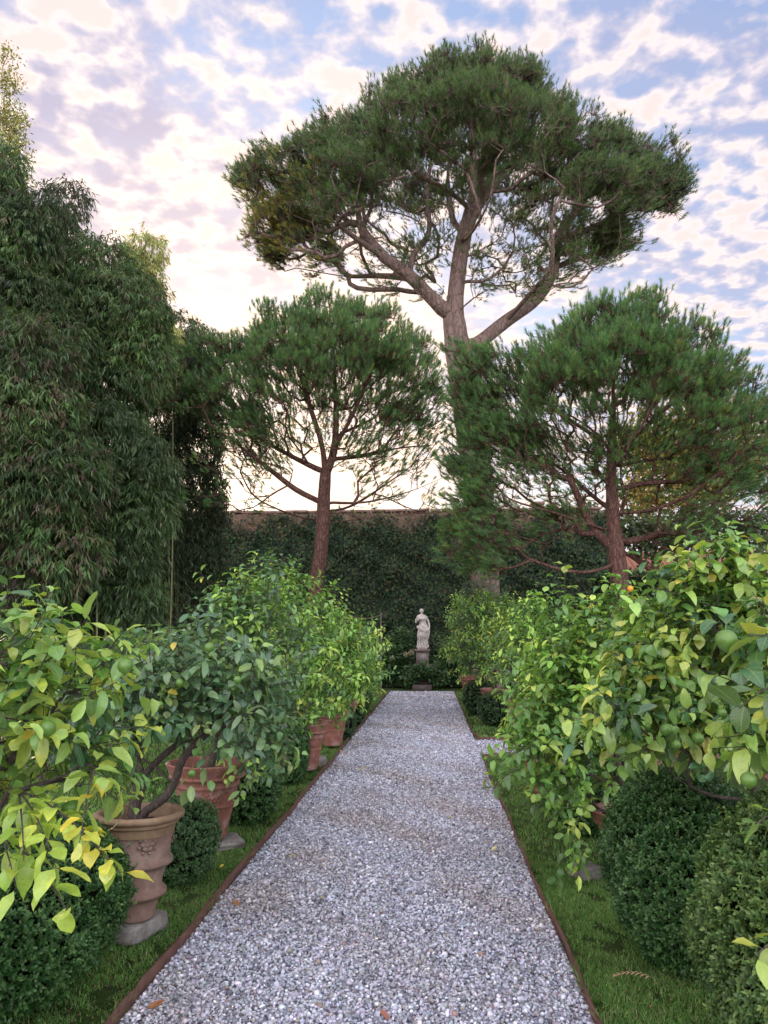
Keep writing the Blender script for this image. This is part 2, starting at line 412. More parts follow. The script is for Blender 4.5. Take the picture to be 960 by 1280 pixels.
class Tree:
    def __init__(s, seed=0): s.P = []; s.par = []; s.pl = []; s.g = np.random.default_rng(seed)
    def limb(s, pts, step=.3, attach=True):
        pts = spline(pts, step)
        if not s.P: par = -1; s.P.append(pts[0]); s.par.append(-1); s.pl.append(0.); par = 0; start = 1
        else:
            A = np.array(s.P); par = int(np.argmin(((A - pts[0]) ** 2).sum(1))); start = 1
        for p in pts[start:]:
            s.P.append(p); s.par.append(par); s.pl.append(s.pl[par] + np.linalg.norm(p - s.P[par])); par = len(s.P) - 1
        return par
    def grow(s, targets, a=.3, step=.2, jit=.12, bow=.25, up=0.15, zmin=-9):
        T = np.asarray(targets, float); root = np.array(s.P[0])
        T = T[np.argsort(((T - root) ** 2).sum(1))]
        cap = len(s.P) + int(sum(1 for _ in T) * 60) + 10
        A = np.zeros((cap, 3)); A[:len(s.P)] = s.P; L = np.full(cap, 1e9); L[:len(s.pl)] = s.pl
        L[:len(s.pl)][np.array(s.P)[:, 2] < zmin] = 1e9
        n = len(s.P); ends = []
        for t in T:
            d = np.sqrt(((A[:n] - t) ** 2).sum(1)) + a * L[:n]
            b = int(np.argmin(d)); p0 = A[b]; v = t - p0; ln = np.linalg.norm(v)
            k = max(1, int(ln / step))
            pp = s.par[b]
            dirp = nrm(p0 - A[pp]) if pp >= 0 else np.array([0, 0, 1.])
            c = p0 + v * .45 + dirp * ln * bow + s.g.normal(size=3) * ln * jit + np.array([0, 0, -up * ln])
            par = b
            for q in np.arange(1, k + 1) / k:
                p = (1 - q) ** 2 * p0 + 2 * q * (1 - q) * c + q * q * t
                if n >= cap: break
                A[n] = p; s.P.append(p); s.par.append(par); base = L[par] if L[par] < 1e8 else 0
                L[n] = base + ln / k; s.pl.append(L[n]); par = n; n += 1
            ends.append(par)
        s.ends = ends
        return ends
    def dirs(s, idx):
        P = np.array(s.P); par = np.array(s.par)[idx]; par = np.where(par < 0, 0, par)
        return nrm(P[idx] - P[par] + 1e-6)
    def mesh(s, r_tip, r_root, sides=9, rmin=None, flare=0, expo=None):
        P = np.array(s.P); par = np.array(s.par); n = len(P)
        ch = [[] for _ in range(n)]
        for i, p in enumerate(par):
            if p >= 0: ch[p].append(i)
        cnt = np.zeros(n)
        order = list(range(n))
        for i in order[::-1]:
            if not ch[i]: cnt[i] = 1
            if par[i] >= 0: cnt[par[i]] += cnt[i]
        e = math.log(max(cnt[0], 2)) / math.log(r_root / r_tip) if expo is None else expo
        r = r_tip * cnt ** (1 / e)
        r = np.minimum(r, r_root)
        s.r = r
        mb = MB(); stack = [(0, -1)]
        while stack:
            i, p = stack.pop()
            path = [p] if p >= 0 else []
            rr = [r[i]] if p >= 0 else []
            cur = i
            while True:
                path.append(cur); rr.append(r[cur])
                if not ch[cur]: break
                kids = sorted(ch[cur], key=lambda k: -cnt[k])
                for k in kids[1:]: stack.append((k, cur))
                cur = kids[0]
            if len(path) < 2: continue
            rr = np.array(rr)
            if len(rr) > 4: rr = np.convolve(np.r_[rr[0], rr, rr[-1]], [.25, .5, .25], 'valid')
            if p < 0 and flare:
                z = P[path][:, 2] - P[0, 2]; rr = rr * (1 + flare * np.exp(-z / .35))
            if rr[-1] > r_tip * .5: rr[-1] = r_tip * .4
            mx = rr.max()
            k = sides if mx > r_root * .35 else (6 if mx > r_root * .12 else 4)
            tube(mb, P[path], rr, k)
        return mb

def tag(o, label=None, cat=None, group=None, kind=None):
    if label: o['label'] = label
    if cat: o['category'] = cat
    if group: o['group'] = group
    if kind: o['kind'] = kind
    return o

def empty(name, loc, label, cat, group=None):
    o = bpy.data.objects.new(name, None); COL.objects.link(o); o.location = [float(x) for x in loc]; o.empty_display_size = .2
    return tag(o, label, cat, group)

def structure(name, mb, mat, smooth=False):
    o = mb.build(name, mat, None, smooth); o['kind'] = 'structure'; return o

def copy_tree(root, loc, rz, label, scale=1.0):
    r = root.copy(); COL.objects.link(r); r.location = loc; r.rotation_euler = (0, 0, rz); r.scale = (scale,) * 3; r['label'] = label
    for ch in root.children:
        c = ch.copy(); COL.objects.link(c); c.parent = r
        for g in ch.children:
            d = g.copy(); COL.objects.link(d); d.parent = c
    return r

def mixcol(n, cols, p=None, var=.2, g=rng):
    cols = np.array(cols, float); c = cols[g.choice(len(cols), n, p=p)]
    return c * g.uniform(1 - var, 1 + var, (n, 1)) * g.uniform(.93, 1.07, (n, 3))

def lobe_points(lobes, n, g, shell=.55, upper=0, ratio=1.0):
    """Points in the outer part of a union of balls (centre, radius), avoiding the inside of the other balls."""
    C = np.array([l[0] for l in lobes]); r = np.array([l[1] for l in lobes], float); out = []
    w = r ** 2 / (r ** 2).sum(); tot = 0
    while tot < n:
        k = g.choice(len(C), n * 2, p=w); d = nrm(g.normal(size=(n * 2, 3)))
        if upper: d[:, 2] = np.where((d[:, 2] < 0) & (g.random(n * 2) < upper), -d[:, 2], d[:, 2])
        q = (1 - (1 - shell) * g.random(n * 2) ** .9)
        p = C[k] + d * (r[k] * q)[:, None] * np.array([1, 1, ratio])
        ok = np.ones(len(p), bool)
        for c, rr in zip(C, r):
            dd = np.sqrt((((p - c) / np.array([1, 1, ratio])) ** 2).sum(1)); ok &= ~((dd < rr * shell * .9))
        p = p[ok]; out.append(p); tot += len(p)
    return np.concatenate(out)[:n]

# ================================================================== SETTING
mb = MB(); S_ = 400.
box_g = np.array([[-S_, -60, 0], [S_, -60, 0], [S_, S_, 0], [-S_, S_, 0]]); mb.add(box_g, np.array([[0, 1, 2, 3]]))
structure('ground', mb, M['ground'])

XL, XR, YEND = -1.345, .67, 24.7
G0, G1 = 11.2, 12.9          # the opening of the side path
mb = MB()
mb.add([[XL, -3, .004], [XR, -3, .004], [XR, YEND, .004], [XL, YEND, .004]], np.array([[0, 1, 2, 3]]))
mb.add([[XR, G0, .004], [7, G0, .004], [7, G1, .004], [XR, G1, .004]], np.array([[0, 1, 2, 3]]))
structure('path', mb, M['path'])

def edging(name, pts, h, t=.012):
    pts = spline(pts, .12); pts[:, 0] += .008 * np.sin(pts[:, 1] * 1.9) + .005 * np.sin(pts[:, 1] * 4.3 + 1); pts = pts + np.c_[rng.normal(0, .002, (len(pts), 2)), rng.normal(0, .0025, len(pts))]
    T = nrm(np.gradient(pts, axis=0)); S = np.cross(T, [0, 0, 1]) * t / 2
    V = np.stack([pts - S + [0, 0, -.03], pts + S + [0, 0, -.03], pts + S + [0, 0, h], pts - S + [0, 0, h]], 1)
    m = len(pts); i = np.arange(m - 1)[:, None]; j = np.arange(4)[None]; k = (j + 1) % 4
    f = np.stack(np.broadcast_arrays(i * 4 + j, i * 4 + k, (i + 1) * 4 + k, (i + 1) * 4 + j), -1).reshape(-1, 4)
    mb = MB(); mb.add(V, f); mb.add(V[0], np.array([[3, 2, 1, 0]])); mb.add(V[-1], np.array([[0, 1, 2, 3]]))
    structure(name, mb, M['rust'])
edging('kerb', [(XL, -2, 0), (XL, 4, 0), (XL + .01, 9, 0), (XL - .01, 16, 0), (XL, YEND, 0)], .068)
edging('kerb', [(XR, -2, 0), (XR, 4, 0), (XR - .01, 8, 0), (XR, 10.75, 0), (XR + .1, 11.1, 0), (XR + .5, G0, 0), (4, G0, 0)], .05)
edging('kerb', [(4, G1, 0), (XR + .35, G1 + .02, 0), (XR + .06, G1 + .35, 0), (XR, 14.2, 0), (XR, 18, 0), (XR, YEND, 0)], .05)

# gravel stones
def ico():
    p = (1 + 5 ** .5) / 2
    V = nrm(np.array([[-1, p, 0], [1, p, 0], [-1, -p, 0], [1, -p, 0], [0, -1, p], [0, 1, p], [0, -1, -p], [0, 1, -p], [p, 0, -1], [p, 0, 1], [-p, 0, -1], [-p, 0, 1]]))
    Fc = np.array([[0, 11, 5], [0, 5, 1], [0, 1, 7], [0, 7, 10], [0, 10, 11], [1, 5, 9], [5, 11, 4], [11, 10, 2], [10, 7, 6], [7, 1, 8],
                   [3, 9, 4], [3, 4, 2], [3, 2, 6], [3, 6, 8], [3, 8, 9], [4, 9, 5], [2, 4, 11], [6, 2, 10], [8, 6, 7], [9, 8, 1]])
    return V, Fc
def stones(n, y0, y1, size, x0=XL + .012, x1=XR - .012, big=0):
    V0, F0 = ico(); g = rng
    P = np.c_[g.uniform(x0, x1, n), y0 + (y1 - y0) * g.random(n), g.uniform(.002, .016, n)]
    sc = size * np.exp(g.normal(0, .28, n))
    S = sc[:, None] * g.uniform(.55, 1.25, (n, 3)) * np.array([1, 1, .7])
    q = nrm(g.normal(size=(n, 4)) * np.array([1, .35, .35, 1])); w, x, y, z = q.T
    Rm = np.stack([1 - 2 * (y * y + z * z), 2 * (x * y - z * w), 2 * (x * z + y * w), 2 * (x * y + z * w), 1 - 2 * (x * x + z * z), 2 * (y * z - x * w),
                   2 * (x * z - y * w), 2 * (y * z + x * w), 1 - 2 * (x * x + y * y)], 1).reshape(-1, 3, 3)
    V = V0[None] * S[:, None] * g.uniform(.85, 1.15, (n, 12, 1))
    V = np.einsum('nij,nkj->nki', Rm, V) + P[:, None]
    pal = [(.21, .22, .245), (.32, .33, .36), (.43, .44, .475), (.54, .55, .585), (.72, .72, .74), (.33, .29, .25), (.11, .115, .13), (.30, .20, .16)]
    t = mixcol(n, pal, [.18, .25, .26, .16, .055, .045, .04, .01], .15)
    patch = np.clip(.5 + .5 * np.sin(P[:, 1] * 1.7 + 2 * np.sin(P[:, 0] * 2.3)) * np.sin(P[:, 0] * 3.1 + P[:, 1] * .9) + .25 * np.sin(P[:, 1] * 5 + P[:, 0] * 4), 0, 1)[:, None] ** 2
    t = t * np.array([.94, .97, 1.0]) * (1.14 - patch * .24 * np.array([.6, .95, 1.3]))
    Fa = (F0[None] + (np.arange(n) * 12)[:, None, None]).reshape(-1, 3)
    return V.reshape(-1, 3), Fa, np.repeat(t, 12, 0)
mb = MB()
for n, y0, y1, sz in ((36000, 2.4, 5.2, .0088), (33000, 5.2, 8.5, .0095), (26000, 8.5, 13, .0118), (16000, 13, 18, .014), (12000, 18, YEND, .016)):
    V, Fa, t = stones(n, y0, y1, sz); mb.add(V, Fa, t)
V, Fa, t = stones(6000, G0 + .02, G1 - .02, .0125, XR, 3.2); mb.add(V, Fa, t)
g_ = mb.build('gravel', M['gravel'], None, True, 'tint'); tag(g_, kind='stuff')

# grass
def grass_patch(mb, x0, x1, y0, y1, n, h, w=.0022, cols=None, sparse=True):
    g = rng
    P = np.c_[g.uniform(x0, x1, n), g.uniform(y0, y1, n), np.zeros(n)]
    f = np.sin(P[:, 0] * 9 + 1.3 * np.sin(P[:, 1] * 5)) * np.sin(P[:, 1] * 4.1 + 2 * np.sin(P[:, 0] * 6)) + .35 * np.sin(P[:, 1] * 23 + P[:, 0] * 17)
    if sparse: P = P[(f + .5 * np.sin(P[:, 0] * 31 + 2 * np.sin(P[:, 1] * 19)) + g.normal(0, .3, n)) > -.45]; f = f[(lambda z: z)(slice(0, len(P)))]
    n = len(P)
    D = nrm(np.c_[g.normal(0, .45, (n, 2)), np.ones(n)]); Nn = rdir(n) * [1, 1, .1]
    cols = cols or [(.085, .21, .04), (.13, .28, .055), (.19, .34, .08), (.36, .34, .18)]
    c = mixcol(n, cols, [.35, .35, .22, .08], .25)
    leaves(mb, P, D, Nn, h * g.uniform(.5, 1.3, n), w * g.uniform(.7, 1.3, n), 'blade', c, 0, .5)
mb = MB()
grass_patch(mb, -2.5, XL - .01, 2.4, 6, 60000, .027, .0021)
grass_patch(mb, XR + .01, 1.5, 2.4, 6, 60000, .027, .0021)
grass_patch(mb, -2.3, XL - .01, 6, 12, 26000, .04, .0035)
grass_patch(mb, XR + .01, 1.9, 6, G0 - .03, 18000, .04, .0035)
grass_patch(mb, -2.3, XL - .01, 12, YEND, 16000, .045, .006)
grass_patch(mb, XR + .02, 2.2, G1 + .08, YEND, 16000, .045, .006)
grass_patch(mb, -7, -2.1, 3, 14, 45000, .05, .005, sparse=False)
g_ = mb.build('grass', M['grass'], None, False, 'leaf'); tag(g_, kind='stuff')

# clover, low weeds and tufts hanging over the edging
mb = MB(); n = 2600; sd = rng.random(n) < .5; yy = rng.uniform(2.6, 12, n)
P = np.c_[np.where(sd, XL - rng.random(n) * .03, XR + rng.random(n) * .03), yy, np.full(n, .01)]
P = P[(np.sin(P[:, 1] * 5.3 + sd * 2) + .6 * np.sin(P[:, 1] * 13)) > .35]; n = len(P)
D = nrm(np.c_[np.where(P[:, 0] < 0, 1, -1) * rng.uniform(.0, .7, n), rng.normal(0, .4, n), np.ones(n)])
leaves(mb, P, D, rdir(n) * [1, 1, .1], rng.uniform(.05, .11, n), .002, 'blade', mixcol(n, [(.08, .19, .04), (.13, .26, .06), (.3, .27, .13)], None, .2), 0, .7)
n = 5000
P = np.c_[np.where(rng.random(n) < .6, rng.uniform(-1.75, XL - .03, n), rng.uniform(XR + .03, 1.2, n)), rng.uniform(2.6, 9, n), rng.uniform(.008, .04, n)]
f = np.sin(P[:, 0] * 13 + P[:, 1] * 3.3) + np.sin(P[:, 1] * 5.7); P = P[f > .3]; n = len(P)
leaves(mb, P, nrm(rdir(n) * [1, 1, .3]), np.tile((0, 0, 1.), (n, 1)) + rdir(n) * .3, .014, .0065, 'box', mixcol(n, [(.05, .12, .03), (.09, .19, .05)], None, .25), .1, .2)
g_ = mb.build('weeds', M['grass'], None, False, 'leaf'); tag(g_, kind='stuff')

# ================================================================== GARDEN WALL WITH IVY
WY = 28.5
wx0, wx1 = -16., at(763, 700, WY)[0]
wtop = float(at(420, 641, WY)[2])
wr = empty('garden_wall', (0, WY, 0), 'long old garden wall under dark ivy at the far end of the gravel path', 'wall')
mb = MB(); nx = 60
xs = np.linspace(wx0, wx1, nx); top = wtop + rng.normal(0, .02, nx)
V = np.concatenate([np.c_[xs, np.full(nx, WY), np.zeros(nx)], np.c_[xs, np.full(nx, WY), top], np.c_[xs, np.full(nx, WY + .5), top], np.c_[xs, np.full(nx, WY + .5), np.zeros(nx)]])
i = np.arange(nx - 1)
mb.add(V, np.concatenate([np.c_[i + a * nx, i + 1 + a * nx, i + 1 + (a + 1) * nx, i + (a + 1) * nx] for a in range(3)]))
mb.add(V[[nx - 1, 4 * nx - 1, 3 * nx - 1, 2 * nx - 1]], np.array([[0, 1, 2, 3]]))
mb.build('masonry', M['plaster'], wr)
mb = MB()
for a in range(int((wx1 - wx0) / .42)):              # coping of worn tiles
    x = wx0 + a * .42; z = wtop + .005 + rng.normal(0, .012)
    box(mb, x + .005, x + .41, WY - .1 + rng.normal(0, .012), WY + .6, z, z + .09)
mb.build('coping', M['terracotta'], wr)
def ivy(mb, n, x0, x1, z0, z1, y, L=.10, depth=.22, cols=None, prob=None):
    g = rng
    P = np.c_[g.uniform(x0, x1, n), np.full(n, y), z0 + (z1 - z0) * g.random(n)]
    bul = .5 + .35 * np.sin(P[:, 0] * 4.1 + P[:, 2]) * np.sin(P[:, 2] * 5.3 - P[:, 0]) + .5 * np.sin(P[:, 0] * 1.7 + 2 * np.sin(P[:, 2] * 1.3)) * np.sin(P[:, 2] * 2.1 + P[:, 0] * .7)
    if prob is not None:
        keep = g.random(n) < prob(P[:, 0], P[:, 2]); P = P[keep]; bul = bul[keep]; n = len(P)
    P[:, 1] -= .03 + depth * 1.4 * np.clip(bul, 0, 2) * g.random(n) ** .5 + .06 * g.random(n)
    D = nrm(np.c_[g.normal(0, .5, n), -.35 - .3 * g.random(n), -np.ones(n)])
    Nn = np.c_[g.normal(0, .45, n), -np.ones(n), g.uniform(0, .9, n)]
    c = mixcol(n, cols or [(.011, .027, .011), (.018, .042, .016), (.034, .066, .024), (.009, .02, .011), (.05, .06, .022)], None, .3)
    leaves(mb, P, D, Nn, L * g.uniform(.6, 1.3, n), L * .5 * g.uniform(.7, 1.2, n), 'ivy', c, .15, .2)
    return P
mb = MB()
patchy = lambda x, z: np.clip(.15 + 1.6 * (wtop - .12 - z + .25 * np.sin(x * 1.1) + .25 * np.sin(x * 3.1 + 1)), .05, 1) * np.where((np.abs(x - 1.3) < .45) & (z > wtop - 1.6), .25, 1)
ivy(mb, 60000, wx0 + 3, wx1, 0, wtop - .1, WY, .11, .25, prob=patchy)
ivy(mb, 5000, wx1 - .1, wx1 + .15, 0, wtop, WY + .1, .1, .2)
mb.build('ivy', M['ivy_leaf'], wr, False, 'leaf')
mb = MB()     # dry brown tendrils and leaves along the top
ivy(mb, 9000, wx0 + 3, wx1, wtop - 1.5, wtop + .02, WY - .01, .075, .12, [(.16, .10, .055), (.10, .07, .04), (.11, .11, .04), (.2, .14, .08)],
    prob=lambda x, z: np.clip(1.1 - np.abs(z - (wtop - .3)) * 1.2, .05, 1) * np.where((np.abs(x - 1.3) < .6) | (x < -5), 1, .6))
mb.build('dry_vine', M['ivy_leaf'], wr, False, 'leaf')
mb = MB()
for k in range(70):
    x = rng.uniform(wx0 + 4, wx1); z = rng.uniform(wtop - 2.2, wtop - .2)
    pts = [(x, WY - .03, z)]
    for q in range(5): x += rng.normal(0, .12); z += rng.uniform(-.35, .1); pts.append((x, WY - .05 - rng.random() * .1, z))
    tube(mb, spline(pts, .15), np.full(len(spline(pts, .15)), .008), 4)
mb.build('vine_stem', M['wood'], wr)

# lower hedge and roof to the right
def hedge(name, x0, x1, y, h, depth, n, label, cols, L=.06):
    r = empty(name, ((x0 + x1) / 2, y, 0), label, 'hedge')
    mb = MB(); box(mb, x0, x1, y + .12, y + depth, 0, h - .1); mb.build('inner_core', M['core'], r)  # near-black solid block added inside, closes the view through the leaves
    mb = MB(); g = rng
    P = np.c_[g.uniform(x0, x1, n), np.full(n, y), h * g.random(n)]
    top = g.random(n) < .22
    P[top, 1] = y + depth * g.random(top.sum()); P[top, 2] = h
    P += g.normal(0, .05, (n, 3)) + np.c_[np.zeros(n), .1 * np.sin(P[:, 0] * 3 + P[:, 2] * 2), .08 * np.sin(P[:, 0] * 2.3)]
    D = nrm(rdir(n) + [0, -.4, .5]); leaves(mb, P, D, rdir(n) + [0, -1, .5], L * g.uniform(.6, 1.3, n), L * .4, 'box', mixcol(n, cols, None, .3), .2, .2)
    mb.build('foliage', M['ivy_leaf'], r, False, 'leaf')
    return r
hx = at(752, 700, 25)[0]
hedge('hedge', hx, 22, 25, float(at(860, 716, 25)[2]), 1.2, 26000, 'dark clipped hedge below the tiled roof, right of the ivy wall', [(.02, .045, .018), (.035, .07, .026), (.05, .09, .035)], .08)
hs = empty('outbuilding', (13, 36, 0), 'low building with a faded terracotta roof seen over the hedge', 'building')
mb = MB(); zr = float(at(840, 716, 33)[2]); zt = float(at(860, 690, 38)[2])
mb.add([[6.6, 33, zr - 1.0], [26, 33, zr - 1.0], [26, 38, zt], [6.6, 38, zt], [6.6, 33, zr - 1.15], [26, 33, zr - 1.15], [26, 38, zt - .15], [6.6, 38, zt - .15]],
       np.array([[0, 1, 2, 3], [7, 6, 5, 4], [0, 4, 5, 1], [1, 5, 6, 2], [2, 6, 7, 3], [3, 7, 4, 0]]))
for a in range(70):
    x = 6.7 + a * .27; tube(mb, [(x, 32.9, zr - .98), (x, 38, zt + .02)], [.075, .075], 6)
mb.build('roof', M['roof'], hs)
mb = MB(); box(mb, 6.9, 25.7, 33.4, 38, 0, zr - 1.2); mb.build('wall', M['plaster'], hs)
ch = empty('chimney_stack', (at(672, 640, 33)[0], 33, 0), 'small orange brick chimney pot just above the ivy wall', 'chimney')
mb = MB(); cx = float(ch.location.x); zc = float(at(672, 628, 33)[2]); box(mb, cx - .22, cx + .22, 32.8, 33.2, 0, zc - .12); mb.build('shaft', M['terracotta_red'], ch)
mb = MB(); box(mb, cx - .28, cx + .28, 32.74, 33.26, zc - .118, zc); mb.build('cap', M['terracotta'], ch)

# ================================================================== PINES
def pine(name, root, label, limbs, targets, bark, r_root, r_tip, seed, tufts, tr, shoot, ln, per, w, cols, pcol, step=.3, a=.25, up=.1,
         bow=.25, out_c=None, upb=.55, expo=None, flare=.25, twr=.006, spread=(.35, .9), group='pines behind the lemon trees', zmin=-9, extra=None, sparse=None, sparse_k=.35):
    r = empty(name, root, label, 'pine tree', group)
    t = Tree(seed); g = t.g
    for l in limbs: t.limb(l, step)
    ends = t.grow(targets, a=a, step=step, bow=bow, up=up, zmin=zmin)
    t.mesh(r_tip, r_root, 14, flare=flare, expo=expo).build('trunk', bark, r, True)
    P = np.array(t.P); E = P[ends]; d = t.dirs(ends); n = len(E)
    sp_ = np.array([1.0 if sparse is None else (sparse_k if np.min(((sparse - e) ** 2).sum(1)) < 1e-6 else 1.) for e in E])
    cnt = np.maximum(1, (tufts * sp_).astype(int)); tot = cnt.sum()
    B = np.repeat(E, cnt, 0); d = np.repeat(d, cnt, 0); n, m = tot, 1
    Q = B + rdir(n * m, g) * (tr * g.random(n * m) ** .6)[:, None] * [1, 1, .75]
    out = nrm(Q - np.array(out_c)) if out_c is not None else d
    A = nrm(out * .7 + d * .3 + np.array([0, 0, upb]) + rdir(n * m, g) * .28)
    nb = MB(); nb.cur = 1; sticks(nb, B - d * .1, Q, twr, twr * .6); sticks(nb, Q, Q + A * shoot, twr * .6, twr * .4); nb.cur = 0
    hue = .5 + .5 * np.sin(B[:, 0] * 1.9 + B[:, 2] * 1.3) * np.sin(B[:, 1] * 1.6 + 1)
    c = mixcol(n * m, cols, pcol, .22, g)
    if extra is not None: c = extra(Q, c, g)
    needles(nb, Q, A, shoot * g.uniform(.8, 1.2, n * m), ln, per, w, c, spread)
    nb.build('crown', [M['needle'], bark], r, False, 'leaf')
    return r

GRN = [(.045, .10, .03), (.065, .135, .04), (.09, .165, .055), (.13, .18, .05)]
# --- the tall stone pine
Y0 = 24.
g = np.random.default_rng(11)
A_ = lambda x, y, dy=0: at(x, y, Y0 + dy)
root = at(608, 800, Y0); root[2] = 0
trunk = [root, A_(607, 740), A_(601, 640), A_(590, 560), A_(579, 480), A_(570, 420), A_(567, 395)]
limbs = [trunk,
         [A_(567, 395), A_(571, 355), A_(577, 310, .3), A_(588, 260, .2), A_(592, 215, 0), A_(589, 160, .3), A_(586, 110, .4)],
         [A_(567, 398), A_(552, 385, -.2), A_(535, 368, -.4), A_(512, 345, -.6), A_(480, 322, -1), A_(448, 300, -1.4), A_(420, 280, -2), A_(380, 255, -2.5)],
         [A_(512, 345, -.6), A_(517, 318, 0), A_(536, 290, .6), A_(534, 240, 1.2), A_(540, 190, 1.6)],
         [A_(552, 385, -.2), A_(520, 352, 1), A_(480, 345, 2), A_(430, 345, 3.2), A_(370, 335, 3.6)],
         [A_(573, 432), A_(595, 430, .2), A_(632, 402, .6), A_(672, 372, 1), A_(692, 335, 1), A_(698, 300, .8), A_(730, 290, .4), A_(770, 268, 0), A_(815, 240, 0)],
         [A_(632, 402, .6), A_(660, 370, -.6), A_(690, 330, -1.6), A_(689, 280, -2.2), A_(705, 235, -2.8)],
         [A_(692, 335, 1), A_(735, 318, 2), A_(780, 300, 3)],
         [A_(588, 265, .2), A_(612, 238, .6), A_(640, 210, 1.2), A_(680, 170, 1.8)],
         [A_(588, 262, .2), A_(560, 238, -.6), A_(525, 220, -1.4), A_(480, 190, -2)],
         [A_(480, 322, -1), A_(450, 280, -.4), A_(452, 230, .4), A_(470, 180, .8)],
         [A_(577, 300, .3), A_(590, 290, -1.5), A_(612, 250, -3), A_(620, 200, -3.6)],
         [A_(577, 290, .3), A_(565, 270, 2), A_(560, 220, 3.4), A_(565, 160, 3.6)]]
def pl(px, py, r, dy, Yb): return (at(px, py, Yb + dy), r * Yb / F)
L_ = lambda px, py, r, dy: pl(px, py, r, dy, Y0)
lob = [L_(592, 118, 70, 0), L_(540, 135, 72, -.5), L_(500, 152, 62, .5), L_(640, 140, 62, .3), L_(672, 165, 60, -.5), L_(440, 195, 66, -1), L_(400, 210, 60, -1.6),
       L_(350, 222, 55, -1), L_(330, 240, 46, 0), L_(720, 218, 55, .4), L_(765, 215, 52, 0), L_(820, 215, 48, 0), L_(590, 160, 66, -3.0), L_(520, 178, 62, -3.0),
       L_(660, 182, 58, -2.8), L_(430, 232, 50, -3.2), L_(745, 235, 42, -2.0), L_(585, 190, 70, 3.4), L_(480, 220, 66, 3.6), L_(680, 210, 62, 3.4), L_(390, 265, 55, 3.0),
       L_(780, 262, 45, 2.6), L_(365, 290, 42, .5), L_(345, 318, 28, 2.5), L_(395, 330, 28, 3.8), L_(760, 305, 38, 1.5), L_(700, 320, 30, 3), L_(640, 350, 26, 3.2), L_(540, 345, 22, 3.5), L_(830, 245, 35, .6)]
lob += [L_(760, 190, 42, .5), L_(790, 240, 44, -.8), L_(745, 285, 40, .2), L_(700, 330, 30, 1), L_(345, 290, 44, 0), L_(820, 235, 44, 1), L_(400, 325, 34, 2), L_(600, 235, 46, 3.2), L_(530, 250, 42, 3.0), L_(660, 255, 40, 3.0), L_(720, 170, 44, 0), L_(640, 120, 50, -.6)]
tg = lobe_points(lob[:22] + lob[30:], 1350, g, .58, .6, .85)
tg = np.vstack([tg, lobe_points([lob[22], lob[23], lob[25], lob[29]], 150, g, .2, .2, .7)])
fr = []
while len(fr) < 430:      # thin inner foliage under the umbrella, between the limbs
    px, py, dy = g.uniform(335, 800), g.uniform(225, 375), g.uniform(-1.2, 4.2)
    e = ((px - 575) / 240) ** 2 + (max(py - 250, 0) / 128) ** 2 + (dy / 4.2) ** 2 * .5
    if e < 1.05 and abs(px - 575) > (py - 225) * .12: fr.append(A_(px, py, dy))
fr = np.array(fr); tg = np.vstack([tg, fr])
def gold(Q, c, g):  # low sunset light on the lower left crown, painted into the needle colour
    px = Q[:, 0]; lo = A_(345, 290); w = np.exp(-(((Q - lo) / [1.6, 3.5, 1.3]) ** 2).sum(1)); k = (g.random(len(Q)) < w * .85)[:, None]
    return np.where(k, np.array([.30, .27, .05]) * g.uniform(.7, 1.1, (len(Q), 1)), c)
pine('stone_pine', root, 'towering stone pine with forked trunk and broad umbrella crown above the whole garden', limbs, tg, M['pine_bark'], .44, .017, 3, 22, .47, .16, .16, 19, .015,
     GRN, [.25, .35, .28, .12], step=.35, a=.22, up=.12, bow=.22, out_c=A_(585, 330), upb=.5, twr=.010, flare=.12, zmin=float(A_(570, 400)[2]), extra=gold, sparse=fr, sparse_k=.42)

# --- the young pine to the left
Y0 = 16.5; g = np.random.default_rng(12)
root = at(392, 780, Y0); root[2] = 0
tr_ = [root, A_(394, 750), A_(402, 680), A_(405, 620), A_(407, 590)]
limbs = [tr_,
         [A_(407, 592), A_(402, 555), A_(388, 510, -.2), A_(372, 460, -.3), A_(355, 420, -.4)],
         [A_(407, 592), A_(418, 560, .1), A_(420, 500, .2), A_(415, 430, .2), A_(412, 385)],
         [A_(418, 560), A_(440, 520, -.2), A_(462, 470, -.3), A_(480, 430, -.4)],
         [A_(402, 628), A_(370, 612, -.1), A_(335, 585, -.2), A_(300, 558, -.4), A_(262, 530, -.6)],
         [A_(404, 590), A_(360, 568, .3), A_(320, 545, .3), A_(275, 510, 0), A_(235, 480, -.1)],
         [A_(406, 575), A_(450, 570, .2), A_(500, 560, .2), A_(545, 556, 0)],
         [A_(404, 628), A_(455, 628, -.3), A_(510, 615, -.6), A_(552, 598, -.8)],
         [A_(403, 640), A_(440, 632, .6), A_(490, 600, 1.4), A_(530, 570, 2)],
         [A_(420, 545), A_(470, 520, 1), A_(510, 480, 1.4)],
         [A_(403, 655), A_(440, 650, -.7), A_(490, 645, -1.0), A_(530, 640, -1.2)],
         [A_(403, 650), A_(370, 645, .7), A_(320, 622, 1.2), A_(300, 590, 1.4)]]
lob = [L_(415, 430, 72, 0), L_(360, 430, 62, -.2), L_(470, 440, 62, 0), L_(320, 455, 52, 0), L_(510, 465, 48, 0), L_(290, 480, 46, .2), L_(248, 470, 44, -.2), L_(232, 505, 36, -.2), L_(225, 455, 26, -.3), L_(262, 440, 34, -.3),
       L_(420, 450, 60, -1.2), L_(350, 465, 60, -1.3), L_(480, 470, 52, -1.1), L_(420, 450, 60, 1.3), L_(350, 460, 60, 1.3), L_(480, 470, 52, 1.2), L_(300, 500, 40, -1), L_(400, 400, 44, 0), L_(450, 410, 44, .2),
       L_(525, 500, 38, 0), L_(280, 520, 40, .4), L_(500, 530, 34, .6), L_(540, 540, 20, 0), L_(310, 540, 30, -.6)]
